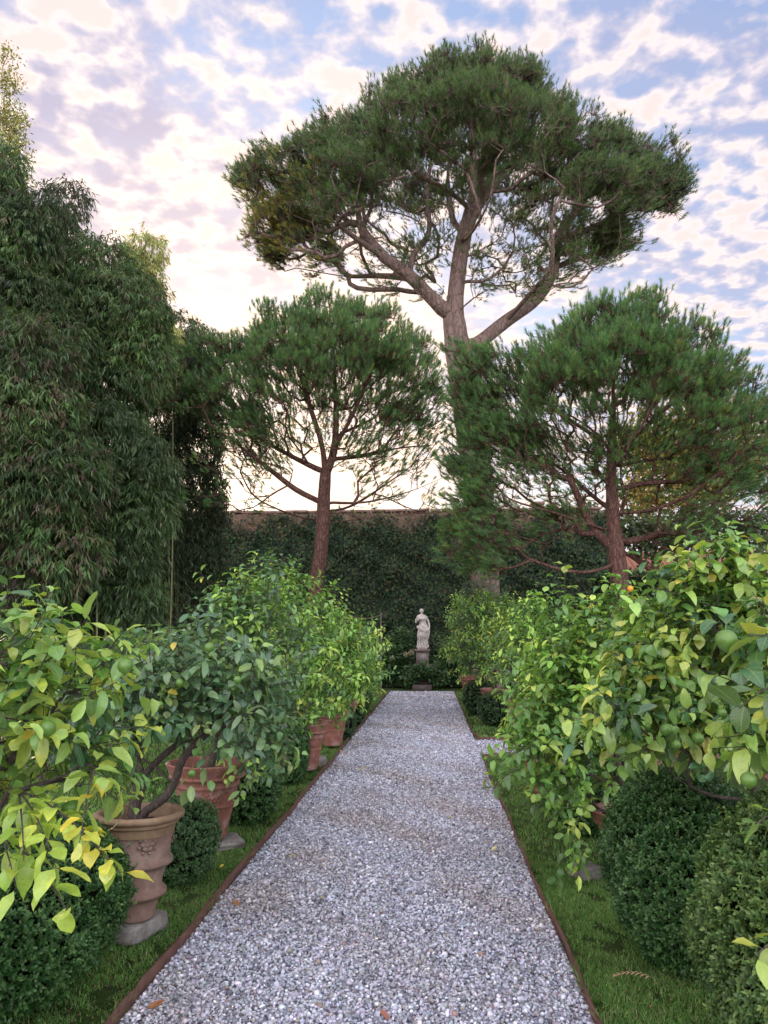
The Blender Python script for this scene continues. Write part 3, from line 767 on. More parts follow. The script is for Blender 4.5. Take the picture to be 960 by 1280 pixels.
tg = lobe_points(lob, 780, g, .55, .7, .85)
low = np.array([A_(g.uniform(250, 560), g.uniform(500, 640), g.uniform(-1.8, 1.8)) for _ in range(230)])
low = low[np.abs(low[:, 0] - root[0]) > .8]
low = np.vstack([low, lobe_points([L_(400, 500, 120, 0), L_(320, 520, 80, 0), L_(490, 520, 75, 0), L_(330, 570, 60, 0), L_(470, 570, 60, 0)], 620, g, .1, 0, .75)])
tg = np.vstack([tg, low])
PG = [(.055, .145, .05), (.085, .20, .066), (.12, .25, .08), (.17, .26, .075)]
pine('young_pine', root, 'smaller round-headed pine, its thin trunk rising before the ivy wall left of the statue', limbs, tg, M['red_bark'], .15, .007, 5, 11, .28, .12, .10, 38, .0078,
     PG, [.25, .35, .28, .12], step=.22, a=.2, up=.15, bow=.25, out_c=A_(405, 560), upb=.75, twr=.0068, zmin=float(A_(400, 665)[2]), spread=(.3, .95), sparse=low, sparse_k=.28)

# --- the young pine to the right
Y0 = 14.5; g = np.random.default_rng(13)
root = at(778, 800, Y0); root[2] = 0
limbs = [[root, A_(776, 750), A_(770, 690), A_(766, 640), A_(764, 580), A_(766, 520), A_(767, 460), A_(770, 410)],
         [A_(768, 690), A_(738, 655, -.1), A_(720, 615, -.2), A_(705, 585, -.4)],
         [A_(766, 640), A_(735, 615, .2), A_(700, 585, .4), A_(650, 560, .6)],
         [A_(766, 665), A_(735, 655, -.3), A_(690, 640, -.8), A_(640, 625, -1.0), A_(600, 600, -1.2)],
         [A_(772, 705), A_(735, 715, -.4), A_(700, 712, -.6), A_(665, 700, -.8)],
         [A_(765, 615), A_(800, 605, -.2), A_(860, 600, -.4), A_(915, 590, -.4)],
         [A_(765, 585), A_(810, 575, .3), A_(870, 570, .5), A_(930, 550, .8)],
         [A_(767, 640), A_(800, 640, -.2), A_(850, 625, -.6), A_(900, 590, -.8), A_(945, 540, -1)],
         [A_(770, 680), A_(810, 672, .3), A_(870, 665, .6), A_(930, 650, .8)],
         [A_(766, 560), A_(800, 540, -.3), A_(840, 505, -.5), A_(900, 480, -.6)],
         [A_(766, 560), A_(720, 530, .3), A_(680, 500, .4), A_(640, 470, .5)],
         [A_(766, 520), A_(740, 480, -.3), A_(715, 440, -.4), A_(690, 420, -.5)],
         [A_(767, 500), A_(800, 460, -.2), A_(830, 420, -.4)]]
lob = [L_(785, 440, 75, 0), L_(720, 455, 66, 0), L_(850, 455, 66, 0), L_(670, 480, 56, 0), L_(900, 490, 56, 0), L_(640, 510, 46, .2), L_(935, 530, 46, .2), L_(780, 470, 70, -1.2), L_(710, 490, 60, -1.3),
       L_(850, 490, 60, -1.2), L_(780, 470, 70, 1.3), L_(700, 490, 60, 1.3), L_(860, 490, 60, 1.3), L_(600, 500, 34, .4), L_(650, 540, 36, -.8), L_(905, 540, 44, -1), L_(800, 405, 46, 0), L_(750, 410, 46, 0),
       L_(970, 560, 46, 0), L_(620, 550, 34, 0), L_(590, 590, 28, 0), L_(600, 540, 26, 1), L_(670, 560, 34, .5), L_(900, 600, 46, .5), L_(950, 610, 40, -.5), L_(850, 560, 40, -1)]
tg = lobe_points(lob, 900, g, .52, .65, .85)
low = np.array([A_(g.uniform(610, 990), g.uniform(540, 690), g.uniform(-1.8, 1.8)) for _ in range(240)])
low = low[np.abs(low[:, 0] - root[0]) > .7]
low = np.vstack([low, lobe_points([L_(765, 560, 125, 0), L_(660, 570, 85, 0), L_(880, 580, 90, 0), L_(700, 640, 50, 0), L_(860, 640, 60, 0)], 700, g, .1, 0, .75)])
skirt = np.array([A_(g.normal(602, 18), g.uniform(435, 715), g.uniform(-.9, .5)) for _ in range(220)])
tg = np.vstack([tg, low, skirt])
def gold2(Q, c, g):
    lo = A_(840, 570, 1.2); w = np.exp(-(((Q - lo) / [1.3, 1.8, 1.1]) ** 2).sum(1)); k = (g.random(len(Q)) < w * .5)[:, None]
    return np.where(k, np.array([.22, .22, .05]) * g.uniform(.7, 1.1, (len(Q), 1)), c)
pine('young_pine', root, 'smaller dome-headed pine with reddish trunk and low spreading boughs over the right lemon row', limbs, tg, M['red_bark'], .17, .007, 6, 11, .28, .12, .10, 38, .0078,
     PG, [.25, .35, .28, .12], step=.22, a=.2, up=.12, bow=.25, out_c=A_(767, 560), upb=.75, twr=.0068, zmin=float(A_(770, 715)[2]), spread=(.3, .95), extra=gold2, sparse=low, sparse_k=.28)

# ================================================================== BAMBOO AND BACKGROUND TREES
def sprays(mb, tips, n_leaf, L, W, cols, g, spread=.22, droop=1.0, outc=None, gain=1.0):
    n = len(tips); B = np.repeat(tips, n_leaf, 0); k = n * n_leaf
    ax = rdir(n, g) * [1, 1, .35] + (nrm(tips - outc) if outc is not None else 0) + np.array([0, 0, -.5 * droop]); ax = np.repeat(nrm(ax), n_leaf, 0)
    u = g.random(k)
    P = B + ax * (u * spread)[:, None] + rdir(k, g) * .03
    side = nrm(np.cross(ax, rdir(k, g)))
    D = nrm(ax * .8 + side * .75 + np.array([0, 0, -.45 * droop]))
    Nn = nrm(np.array([0, 0, 1.]) + rdir(k, g) * .7)
    c = np.repeat(mixcol(n, cols, None, .3, g) * np.broadcast_to(gain, n)[:, None], n_leaf, 0) * g.uniform(.8, 1.2, (k, 1))
    leaves(mb, P, D, Nn, L * g.uniform(.6, 1.25, k), W * g.uniform(.7, 1.2, k), 'strip', c, 0, .45)
BG = [(.042, .10, .028), (.062, .135, .036), (.09, .17, .048), (.12, .21, .06), (.10, .105, .045)]
DK = [(.018, .035, .015), (.028, .05, .02), (.04, .065, .027)]
def bamboo(label, base, lobes, n, cols, seed, nculm=5, L=.14, W=.011, culm_top=None):
    g = np.random.default_rng(seed)
    r = empty('bamboo_clump', base, label, 'bamboo', 'bamboo clumps at the lawn edge')
    P = lobe_points(lobes, n, g, .82, 0, 1.0)
    P = np.vstack([P, lobe_points(lobes, n // 2, g, .3, 0, 1.0)])
    P = P[P[:, 2] > .12]
    mb = MB(); k = len(P)
    C = np.array([l[0] for l in lobes]); ni = np.argmin(((P[:, None] - C[None]) ** 2).sum(2), 1); near = C[ni]; bright = g.uniform(.35, 1.15, len(C))
    sprays(mb, P, 12, L, W, cols, g, .26, 1.5, outc=near, gain=bright[ni])
    mb.build('foliage', M['bamboo_leaf'], r, False, 'leaf')
    mb = MB()
    for q in range(nculm):
        c, rr = lobes[g.integers(len(lobes))]
        b = np.array(base) + [g.normal(0, .35), g.normal(0, .3), 0]; e = c + rdir(1, g)[0] * rr * .6; h = e[2]
        m1 = b + (e - b) * [.12, .12, .45]; m2 = b + (e - b) * [.45, .45, .85]
        s = spline([b, m1, m2, e], .4); tube(mb, s, np.linspace(.022, .006, len(s)), 6)
    mb.build('culm', M['culm'], r)
    return r
def LB(Y, k=1.0): return lambda px, py, r, dy=0: (at(px, py, Y + dy), k * r * Y / F)
q = LB(12); b0 = lambda px, Y: (float(at(px, 790, Y)[0]), Y, 0)
bamboo('tallest bamboo clump, feathery and arching, filling the upper edge of the frame beside the sky', b0(-20, 12.5),
       [q(15, 300, 62), q(50, 270, 34), q(-30, 350, 80), q(20, 400, 75), q(60, 440, 60), q(-20, 240, 55), q(0, 205, 26)], 3600, BG, 21)
q = LB(11)
bamboo('low-hanging bamboo clump with some dried brown leaves, straight behind the nearest lemon tree', b0(20, 11),
       [q(20, 520, 80), q(60, 600, 75), q(0, 640, 80), q(70, 690, 55), q(20, 720, 60), q(30, 450, 60)], 3600, [*BG, (.10, .075, .045)], 22)
q = LB(13)
bamboo('rounded bamboo clump with a dense top, second from the dark weeping evergreen', b0(120, 13),
       [q(125, 335, 42), q(150, 390, 62), q(110, 420, 62), q(105, 370, 46), q(130, 480, 60), q(90, 500, 60), q(165, 445, 50)], 3000, BG, 23)
q = LB(12.2)
bamboo('middle bamboo clump spilling fresh green sprays above its bare canes', b0(130, 12.2),
       [q(125, 560, 62), q(165, 590, 52), q(110, 640, 62), q(150, 690, 46), q(80, 710, 48), q(120, 735, 44), q(160, 745, 40), q(90, 760, 36), q(90, 590, 60), q(175, 640, 40)], 3200, [(.045, .09, .028), (.06, .115, .036), (.085, .15, .05)], 24, 26)
q = LB(17.6)
bamboo('narrow bamboo clump leaning against the dark weeping evergreen', b0(200, 17.6),
       [q(180, 420, 46), q(215, 425, 40), q(205, 470, 46), q(195, 520, 50), q(200, 580, 46), q(185, 640, 48), q(180, 700, 50), q(200, 750, 40), q(165, 750, 36)], 3000, [(.03, .055, .02), (.045, .075, .028), (.06, .09, .035)], 25, 30)
q = LB(16)
bamboo('pale sunlit tip of bamboo poking above the rounded clump', b0(175, 16.5),
       [q(182, 310, 22), q(178, 345, 24), q(188, 375, 22), q(190, 420, 30)], 700, [(.50, .50, .18), (.36, .40, .14)], 26, 6)  # sunlight on the tip is put into these pale leaf colours
q = LB(15)
bamboo('thin-leaved grey bamboo crest arching over the rounded clump', b0(60, 15),
       [q(85, 250, 26), q(65, 285, 36), q(30, 330, 50), q(95, 330, 40), q(60, 380, 60)], 1300, [(.06, .09, .035), (.09, .11, .05)], 27, 8)

def blob_tree(name, label, root, lobes, n, cols, mat, bark, seed, L=.1, W=.035, kind='box', per=9, tr=.25, droop=0., cat='tree', group=None, r_root=.14, r_tip=.008, shell=.5, targets=160, limbs=None):
    g = np.random.default_rng(seed); r = empty(name, root, label, cat, group)
    t = Tree(seed); C = np.array([l[0] for l in lobes]); hz = C[:, 2].min()
    if limbs is None: t.limb([root, np.array(root) + [.05, 0, hz * .5], C.mean(0) * [1, 1, 0] + [0, 0, hz]], .25)
    else:
        for l in limbs: t.limb(l, .25)
    ends = t.grow(lobe_points(lobes, targets, g, shell), a=.25, step=.25)
    t.mesh(r_tip, r_root, 9).build('trunk', bark, r, True)
    P = lobe_points(lobes, n, g, shell); B = np.repeat(P, per, 0); k = len(B)
    Q = B + rdir(k, g) * tr * g.random((k, 1)) ** .5
    mb = MB(); c = np.repeat(mixcol(n, cols, None, .25, g), per, 0) * g.uniform(.8, 1.2, (k, 1))
    leaves(mb, Q, rdir(k, g) + [0, 0, .3 - droop], rdir(k, g) * .8 + [0, -.3, 1], L * g.uniform(.6, 1.3, k), W * g.uniform(.7, 1.2, k), kind, c, .2, .3)
    mb.build('crown', mat, r, False, 'leaf')
    return r
q = LB(18.4)
blob_tree('evergreen_tree', 'near-black weeping evergreen between the bamboo and the ivy wall', b0(235, 18.4),
          [q(250, 440, 34), q(235, 480, 46), q(250, 540, 34), q(240, 560, 44), q(255, 610, 32), q(240, 640, 44), q(250, 690, 34), q(225, 700, 46), q(225, 600, 50), q(215, 740, 40), q(240, 745, 40), q(255, 640, 32), q(262, 715, 28), q(250, 770, 30)],
          4600, DK, M['bamboo_leaf'], M['red_bark'], 31, .125, .014, 'strip', 9, .18, 1.4, shell=.7)
q = LB(34)
blob_tree('distant_poplar', 'tall pale gold feathery tree beyond the bamboo at the frame edge', (float(at(5, 780, 34)[0]), 34, 0),
          [q(8, 70, 10), q(10, 105, 16), q(8, 150, 24), q(12, 190, 28), q(5, 240, 34), q(0, 300, 50), q(10, 400, 50)], 2300, [(.30, .30, .09), (.38, .33, .10), (.2, .22, .07)], M['small_leaf'], M['pine_bark'], 32, .2, .045, 'box', 6, .7,
          cat='tree', r_root=.25, r_tip=.02)
q = LB(33)
blob_tree('autumn_tree', 'tree with golden autumn leaves seen through the right young pine', (float(at(850, 780, 33)[0]), 33, 0),
          [q(800, 555, 32), q(850, 550, 40), q(890, 600, 42), q(830, 605, 42), q(800, 625, 30), q(930, 570, 40), q(880, 500, 26)], 1300, [(.30, .26, .05), (.40, .27, .05), (.17, .20, .05)], M['small_leaf'], M['pine_bark'], 33,
          .22, .07, 'box', 8, .6, r_root=.3, r_tip=.02)
q = LB(31)
blob_tree('background_tree', 'dark green bushy tree behind the hedge, right of the ivy wall', (float(at(800, 780, 31)[0]), 31, 0),
          [q(770, 665, 26), q(810, 672, 26), q(850, 668, 24), q(895, 660, 26), q(940, 668, 28), q(740, 650, 20)], 900, [(.04, .07, .03), (.06, .09, .035)], M['small_leaf'], M['red_bark'], 34, .2, .06, 'box', 8, .5, r_root=.2, r_tip=.015)
q = LB(20)
blob_tree('laurel_bush', 'dark rounded laurel behind the left lemon row, left of the young pine trunk', (float(at(335, 790, 20)[0]), 20, 0),
          [q(340, 730, 34), q(320, 760, 34), q(350, 780, 34), q(300, 790, 34), q(270, 800, 34), q(370, 810, 30)], 1500, [(.03, .07, .03), (.05, .10, .045)], M['small_leaf'], M['lemon_bark'], 35, .08, .016, 'box', 9, .15, cat='bush',
          r_root=.06, r_tip=.006)
q = LB(17.2)
blob_tree('willowy_shrub', 'loose upright grey-green shrub before the stone pine trunk', (float(at(602, 860, 17.2)[0]), 17.2, 0),
          [q(585, 735, 14), q(605, 745, 20), q(622, 765, 22), q(590, 775, 26), q(640, 790, 24), q(605, 810, 34), q(598, 715, 8)], 420, [(.05, .10, .045), (.075, .14, .06)], M['small_leaf'], M['lemon_bark'], 36, .09, .013, 'box', 9, .12, cat='shrub',
          r_root=.04, r_tip=.005)
# low leafy plants on the lawn behind the left row
for k, (px, py, Y, rr, lab) in enumerate([(170, 830, 8.6, 40, 'low leafy shrub with small red blooms on the lawn between first and second lemon trees'), (60, 840, 9, 44, 'wide low leafy shrub on the lawn behind the nearest lemon tree'),
                                          (240, 835, 9.4, 36, 'low leafy shrub on the lawn right under the bamboo canes')]):
    q = LB(Y); rt = (float(at(px, py, Y)[0]), Y, 0)
    blob_tree('garden_shrub', lab, rt, [q(px - 20, py, rr), q(px + 22, py + 6, rr), q(px, py + 34, rr), q(px, py + 60, rr * 1.1)], 520, [(.05, .10, .04), (.07, .13, .05)], M['small_leaf'], M['lemon_bark'], 40 + k, .07, .02, 'box', 9, .12, cat='shrub',
              group='shrubs on the lawn', r_root=.03, r_tip=.004)
    if k == 0:
        for qq, (fx, fy) in enumerate([(195, 818), (180, 812), (170, 822), (205, 822)]):
            fb = MB(); c = at(fx, fy, Y - .35); D = rdir(26) + [0, -.3, .6]
            leaves(fb, np.tile(c, (26, 1)) + rdir(26) * .01, D, rdir(26), .035, .014, 'box', mixcol(26, [(.35, .03, .05), (.45, .06, .09)]), .2, .4)
            rt_o = [o for o in COL.objects if o.name.startswith('garden_shrub')][-1]
            fb.build('blossom', M['grass'], rt_o, False, 'leaf')

# hydrangeas beside the statue
def hydrangea(label, base, lobes, heads, seed):
    g = np.random.default_rng(seed)
    r = empty('hydrangea_bush', base, label, 'bush', 'hydrangeas below the ivy wall')
    P = lobe_points(lobes, 900 if heads else 260, g, .5); P = P[P[:, 2] > .05]; k = len(P) * 4; Q = np.repeat(P, 4, 0) + rdir(k, g) * .1
    mb = MB(); leaves(mb, Q, rdir(k, g) * [1, 1, .4] + [0, -.4, -.1], rdir(k, g) * .5 + [0, -.5, 1], .13 * g.uniform(.6, 1.2, k), .04, 'hydrangea', mixcol(k, [(.03, .07, .025), (.045, .10, .035), (.07, .13, .04)], None, .3, g), .2, .35)
    mb.build('foliage', M['small_leaf'], r, False, 'leaf')
    mb = MB()
    sticks(mb, np.array(base) + g.normal(0, .12, (26, 3)) * [1, 1, 0], P[g.choice(len(P), 26)], .008, .005); mb.build('stem', M['lemon_bark'], r)
    for (px, py, rr, col) in heads:
        c = at(px, py, base[1] - .75); mb = MB(); m = 130; d = rdir(m, g)
        leaves(mb, c + d * rr, d * .3 + rdir(m, g), d, .035, .016, 'box', mixcol(m, [col], None, .2, g), .1, .3)
        mb.build('flower_head', M['small_leaf'], r, False, 'leaf')
q = LB(26.8)
hydrangea('hydrangea with a few pale green flower heads, just left of the statue pedestal', b0(485, 26.8),
          [q(490, 815, 24), q(478, 835, 26), q(505, 840, 22), q(460, 845, 24), q(500, 800, 18), q(515, 855, 14)],
          [(508, 850, .09, (.28, .32, .16)), (513, 848, .08, (.25, .28, .15)), (519, 853, .08, (.3, .27, .18)), (514, 816, .09, (.3, .25, .17)), (507, 818, .08, (.28, .25, .15)), (490, 822, .08, (.2, .26, .15))], 51)
hydrangea('hydrangea with browning flower heads, right of the statue pedestal', b0(560, 26.8),
          [q(565, 820, 22), q(550, 838, 20), q(575, 840, 24), q(590, 830, 28), q(545, 850, 14), q(540, 832, 10)],
          [(545, 834, .1, (.3, .2, .14)), (552, 845, .09, (.28, .2, .14)), (549, 850, .08, (.26, .24, .14)), (562, 826, .08, (.25, .25, .13))], 52)

q = LB(25.95)
hydrangea('low leafy hydrangea without open flowers, directly in front of the statue pedestal', b0(530, 25.95), [q(519, 842, 11), q(541, 840, 11), q(530, 838, 9), q(512, 846, 12), q(549, 847, 12)], [], 53)

# ================================================================== STATUE AND PEDESTAL
sx, sy = float(at(528, 811, 26.6)[0]), 26.6
z0 = float(at(528, 811, 26.6)[2]); H = float(at(527, 760, 26.6)[2]) - z0
pr = empty('pedestal', (sx, sy, 0), 'brown stone pedestal under the statue, in front of the ivy wall', 'pedestal')
def slab(name, w, a, b, parent, mat, bev=.015):
    mb = MB(); box(mb, sx - w, sx + w, sy - w, sy + w, a, b); o = mb.build(name, mat, parent)
    return o
slab('plinth', .33, 0, .22, pr, M['pedestal_stone']); slab('moulding', .29, .222, z0 - .62, pr, M['pedestal_stone'])
slab('moulding', .31, z0 - .618, z0 - .5, pr, M['pedestal_stone'])
slab('die', .21, z0 - .498, z0 - .09, pr, M['pedestal_stone']); slab('cap', .26, z0 - .088, z0 - .002, pr, M['pedestal_stone'])
mb = MB(); box(mb, sx - .15, sx + .15, sy - .222, sy - .211, z0 - .44, z0 - .15); mb.build('panel', M['old_stone'], pr)
mb = MB(); box(mb, sx - .3, sx + .3, YEND + .12, sy - .5, 0, .16)
st_ = empty('stone_step', (sx, 25.5, 0), 'low dark stone step between path end and pedestal', 'step'); mb.build('slab', M['dark_stone'], st_)

def statue():
    s = H / 1.45     # figure 1.45 units high
    mb = MB()
    def P(x, y, z): return np.array([sx + x * s * 1.25, sy + y * s * 1.15, z0 + z * s])
    def ell(c, r, n=18):
        V = []; Fc = []
        for i in range(n // 2 + 1):
            for j in range(n):
                ph = math.pi * i / (n // 2); th = 2 * math.pi * j / n
                V.append(P(c[0] + r[0] * math.sin(ph) * math.cos(th), c[1] + r[1] * math.sin(ph) * math.sin(th), c[2] + r[2] * math.cos(ph)))
        for i in range(n // 2):
            for j in range(n): Fc.append([i * n + j, (i + 1) * n + j, (i + 1) * n + (j + 1) % n, i * n + (j + 1) % n])
        mb.add(V, np.array(Fc))
    def lim(pts, rad, n=10):
        Q = spline(pts, .03); rr = np.interp(np.linspace(0, 1, len(Q)), np.linspace(0, 1, len(rad)), rad) * s
        tube(mb, np.array([P(*p) for p in Q]), rr, n)
        mb.add(np.array([P(*Q[0]) + rr[0] * np.array([math.cos(a), math.sin(a), 0]) for a in np.linspace(0, 6.283, n, False)]), np.array([list(range(n))[::-1]]))
        ell(Q[0], (rr[0] / s,) * 3, 10); ell(Q[-1], (rr[-1] / s,) * 3, 10)
    box(mb, sx - .17 * s, sx + .17 * s, sy - .15 * s, sy + .15 * s, z0, z0 + .045 * s)
    # draped body: rings with contrapposto sway and cloth folds
    prof = [(.0, .165, .13, 0), (.03, .17, .135, 0), (.1, .15, .125, 0), (.25, .14, .12, 0), (.42, .145, .12, .0), (.58, .15, .125, .01), (.70, .155, .125, .015), (.78, .14, .11, .01),
            (.86, .112, .088, 0), (.93, .108, .085, -.005), (1.0, .125, .10, -.01), (1.07, .138, .105, -.012), (1.13, .14, .085, -.012), (1.175, .10, .065, -.012), (1.20, .05, .045, -.012)]
    Z = np.linspace(0, 1.2, 60); pr_ = np.array(prof); n = 72; a = np.linspace(0, 2 * np.pi, n, False); V = []
    for z in Z:
        rx, ry, ox = [np.interp(z, pr_[:, 0], pr_[:, i]) for i in (1, 2, 3)]
        low = np.clip((.8 - z) / .35, 0, 1); fold = .018 * low * np.sin(11 * a + 3.2 * np.sin(z * 2.2) + z * 2) + .010 * low * np.sin(19 * a - z * 6)
        diag = .012 * np.sin(26 * (z + .14 * np.cos(a)) + 1.5 * np.cos(a)) * np.clip((z - .55) * 4, 0, 1) * np.clip((.98 - z) * 6, 0, 1)
        knee = .035 * np.exp(-((z - .42) / .12) ** 2) * np.clip(np.cos(a + 1.9), 0, 1) ** 2
        bust = .028 * np.exp(-((z - 1.03) / .045) ** 2) * (np.clip(np.cos(a + 1.95), 0, 1) ** 6 + np.clip(np.cos(a + 1.2), 0, 1) ** 6)
        for i in range(n):
            k = fold[i] + diag[i] + knee[i] + bust[i]
            V.append(P(ox + .02 * math.sin(z * 3) + (rx + k) * math.cos(a[i]), (ry + k) * math.sin(a[i]), .04 + z * .99))
    V = np.array(V); i = np.arange(59)[:, None]; j = np.arange(n)[None]; k = (j + 1) % n
    mb.add(V, np.stack(np.broadcast_arrays(i * n + j, i * n + k, (i + 1) * n + k, (i + 1) * n + j), -1).reshape(-1, 4))
    mb.add(V[-n:], np.array([list(range(n))])); mb.add(V[:n], np.array([list(range(n))[::-1]]))
    # swag of cloth gathered at the hip and hanging from the arm
    for o in (0, .03, .055): lim([(-.14, -.06, .80 - o), (-.04, -.13, .72 - o), (.08, -.13, .66 - o), (.17, -.07, .68 - o)], [.022, .026, .026, .03], 8)
    lim([(.18, -.06, .70), (.19, -.06, .6), (.175, -.05, .48), (.165, -.04, .36)], [.045, .042, .035, .022], 8)
    # neck and head
    lim([(-.005, 0, 1.18), (-.012, -.01, 1.27)], [.042, .036])
    ell((-.015, -.018, 1.345), (.058, .068, .078)); ell((-.015, .02, 1.365), (.066, .066, .066)); ell((-.015, .085, 1.36), (.035, .035, .032), 12)
    ell((-.017, -.088, 1.335), (.010, .016, .018), 10)
    ell((-.037, -.066, 1.352), (.014, .012, .007), 10); ell((.005, -.066, 1.352), (.014, .012, .007), 10); ell((-.017, -.074, 1.306), (.016, .012, .007), 10); ell((-.016, -.062, 1.285), (.02, .018, .014), 10)
    # right arm bent up to the breast, left arm lowered holding the cloth
    lim([(-.125, .0, 1.12), (-.175, .02, 1.0), (-.165, -.03, .93)], [.045, .042, .035]); lim([(-.165, -.03, .93), (-.13, -.11, 1.0), (-.07, -.135, 1.06)], [.036, .03, .022])
    lim([(.115, .0, 1.12), (.165, .01, 1.0), (.195, -.01, .88)], [.045, .04, .034]); lim([(.195, -.01, .88), (.205, -.05, .78), (.175, -.085, .70)], [.034, .028, .022])
    for q in range(4):
        lim([(-.075 + q * .008, -.137, 1.065 - q * .014), (-.045 + q * .008, -.145, 1.072 - q * .014), (-.022 + q * .006, -.138, 1.064 - q * .013)], [.008, .0075, .006], 6)
        lim([(.17 + q * .009, -.10, .695), (.168 + q * .009, -.112, .672), (.165 + q * .009, -.105, .655)], [.008, .0075, .006], 6)
    lim([(-.085, -.13, 1.075), (-.07, -.14, 1.10)], [.009, .007], 6); lim([(.16, -.09, .70), (.148, -.105, .682)], [.009, .007], 6)
    # feet
    ell((-.06, -.13, .055), (.035, .06, .025)); ell((.06, -.12, .055), (.035, .055, .025))
    o = mb.build('statue', M['statue_stone'], None)
    md = o.modifiers.new('remesh', 'REMESH'); md.mode = 'VOXEL'; md.voxel_size = .008; md.use_smooth_shade = True
    md2 = o.modifiers.new('smooth', 'SMOOTH'); md2.iterations = 2; md2.factor = .5
    tag(o, 'weathered pale stone statue of a draped woman on the brown pedestal at path end', 'statue')
    dg = bpy.context.evaluated_depsgraph_get(); me = bpy.data.meshes.new_from_object(o.evaluated_get(dg))
    o.modifiers.clear(); o.data = me
    return o
statue()

# thin stake with a cord
sk = at(476, 766, 21.5); r = empty('garden_stake', (sk[0], 21.5, 0), 'thin grey wooden stake left of the hydrangeas by the wall', 'stake')
mb = MB(); tube(mb, [(sk[0], 21.5, 0), (sk[0] + .01, 21.5, 1.2), (sk[0], 21.5, sk[2])], [.025, .022, .02], 6); mb.build('post', M['wood'], r)
mb = MB(); tube(mb, spline([(sk[0] - .9, 21.5, sk[2] - .1), (sk[0] - .4, 21.5, sk[2] - .16), (sk[0] + .03, 21.5, sk[2] - .06)], .1), np.full(len(spline([(sk[0] - .9, 21.5, sk[2] - .1), (sk[0] - .4, 21.5, sk[2] - .16), (sk[0] + .03, 21.5, sk[2] - .06)], .1)), .014), 5); mb.build('rail', M['wood'], r)

# ================================================================== POTS
def smooth_prof(p, k=5):
    p = np.array(p, float); return spline(np.c_[p, np.zeros(len(p))], .012)[:, :2]
def pot_parts(style, c, r, h, parent):
    """Terracotta pot standing at c: body with rolled rim, bands, relief, soil."""
    if style == 'tiered':
        body = [(.0, 0), (.37, 0), (.42, .012), (.43, .05), (.46, .12), (.50, .19), (.55, .205), (.63, .215), (.67, .235), (.665, .26), (.60, .285), (.555, .30), (.56, .36), (.60, .44), (.64, .49), (.71, .50), (.775, .515), (.785, .54), (.74, .57), (.70, .585),
                (.72, .74), (.78, .86), (.80, .88)]
        rim = [(.79, .875), (.86, .885), (.89, .90), (.87, .925), (.94, .93), (1.0, .95), (1.01, .98), (.97, 1.0), (.88, 1.0), (.84, .985), (.82, .9), (.78, .8)]
    else:
        body = [(.0, 0), (.40, 0), (.45, .01), (.47, .05), (.52, .2), (.60, .42), (.625, .43), (.63, .455), (.61, .465), (.68, .64), (.70, .68), (.725, .69), (.735, .71), (.715, .725), (.78, .83)]
        rim = [(.77, .79), (.83, .795), (.85, .81), (.86, .83), (.825, .84), (.84, .85), (.94, .975), (.955, .99), (.94, 1.0), (.88, 1.0), (.84, .95), (.76, .80)]
    k = r / (1.0 if style == 'tiered' else .95)
    mt = M['terracotta'] if style == 'tiered' else M['terracotta_red']
    def lp(pr):
        pr = np.array(pr, float) * [k, h]; out = [pr[0]]
        for a, b in zip(pr[:-1], pr[1:]):
            out += [a + (b - a) * .5, b]
        pr = np.array(out); pr[1:-1] = .25 * pr[:-2] + .5 * pr[1:-1] + .25 * pr[2:]
        return pr
    wob = (lambda a, z: 1 + .006 * np.sin(3 * a + z * 7) + .004 * np.sin(7 * a + z * 15))
    mb = MB(); lathe(mb, lp(body), c, 56, wob); body_o = mb.build('pot', mt, parent, True)
    mb = MB(); lathe(mb, lp(rim), c, 56, wob); mb.build('rim', M['terracotta_rim'] if style == 'tiered' else mt, body_o, True)
    # relief: rosettes round the body
    zc = .745 if style == 'tiered' else .58; rr = (.735 if style == 'tiered' else .655) * k
    for ang in ([-.95, .65, 2.2, -2.5] if style == 'tiered' else [-1.1, .5, 2.1, -2.6]):
        mb = MB(); V0, F0 = ico(); ca, sa = math.cos(ang), math.sin(ang); sc = (.046 if style == 'tiered' else .034) * k / .25
        bumps = [(0, 0, .6)] + [(.55 * math.cos(q * 1.047), .55 * math.sin(q * 1.047), .46) for q in range(6)] + [(1.0 * math.cos(q * .785 + .3), 1.05 * math.sin(q * .785 + .3), .26) for q in range(8)]
        for (u, v, b) in bumps:
            ctr = np.array([c[0] + (rr + .001) * ca - u * sc * sa, c[1] + (rr + .001) * sa + u * sc * ca, c[2] + zc * h + v * sc])
            e_ = np.array([ca, sa, 0]); W_ = V0 * b * sc * .95; W_ = W_ - np.outer(W_ @ e_, e_) * .55; mb.add(ctr + W_, F0)
        mb.build('rosette', mt, body_o, True)
    mb = MB(); a = np.linspace(0, 2 * np.pi, 32, False); R_ = .8 * k
    rings = [np.c_[c[0] + R_ * f * np.cos(a), c[1] + R_ * f * np.sin(a), np.full(32, c[2] + h * .86 + (1 - f) * .02) + rng.normal(0, .003, 32)] for f in (1, .7, .35, .05)]
    V = np.vstack(rings); i = np.arange(3)[:, None]; j = np.arange(32)[None]; kk = (j + 1) % 32
    mb.add(V, np.stack(np.broadcast_arrays(i * 32 + j, i * 32 + kk, (i + 1) * 32 + kk, (i + 1) * 32 + j), -1).reshape(-1, 4)); mb.build('soil', M['soil'], parent, True)
    return c[2] + h * .87

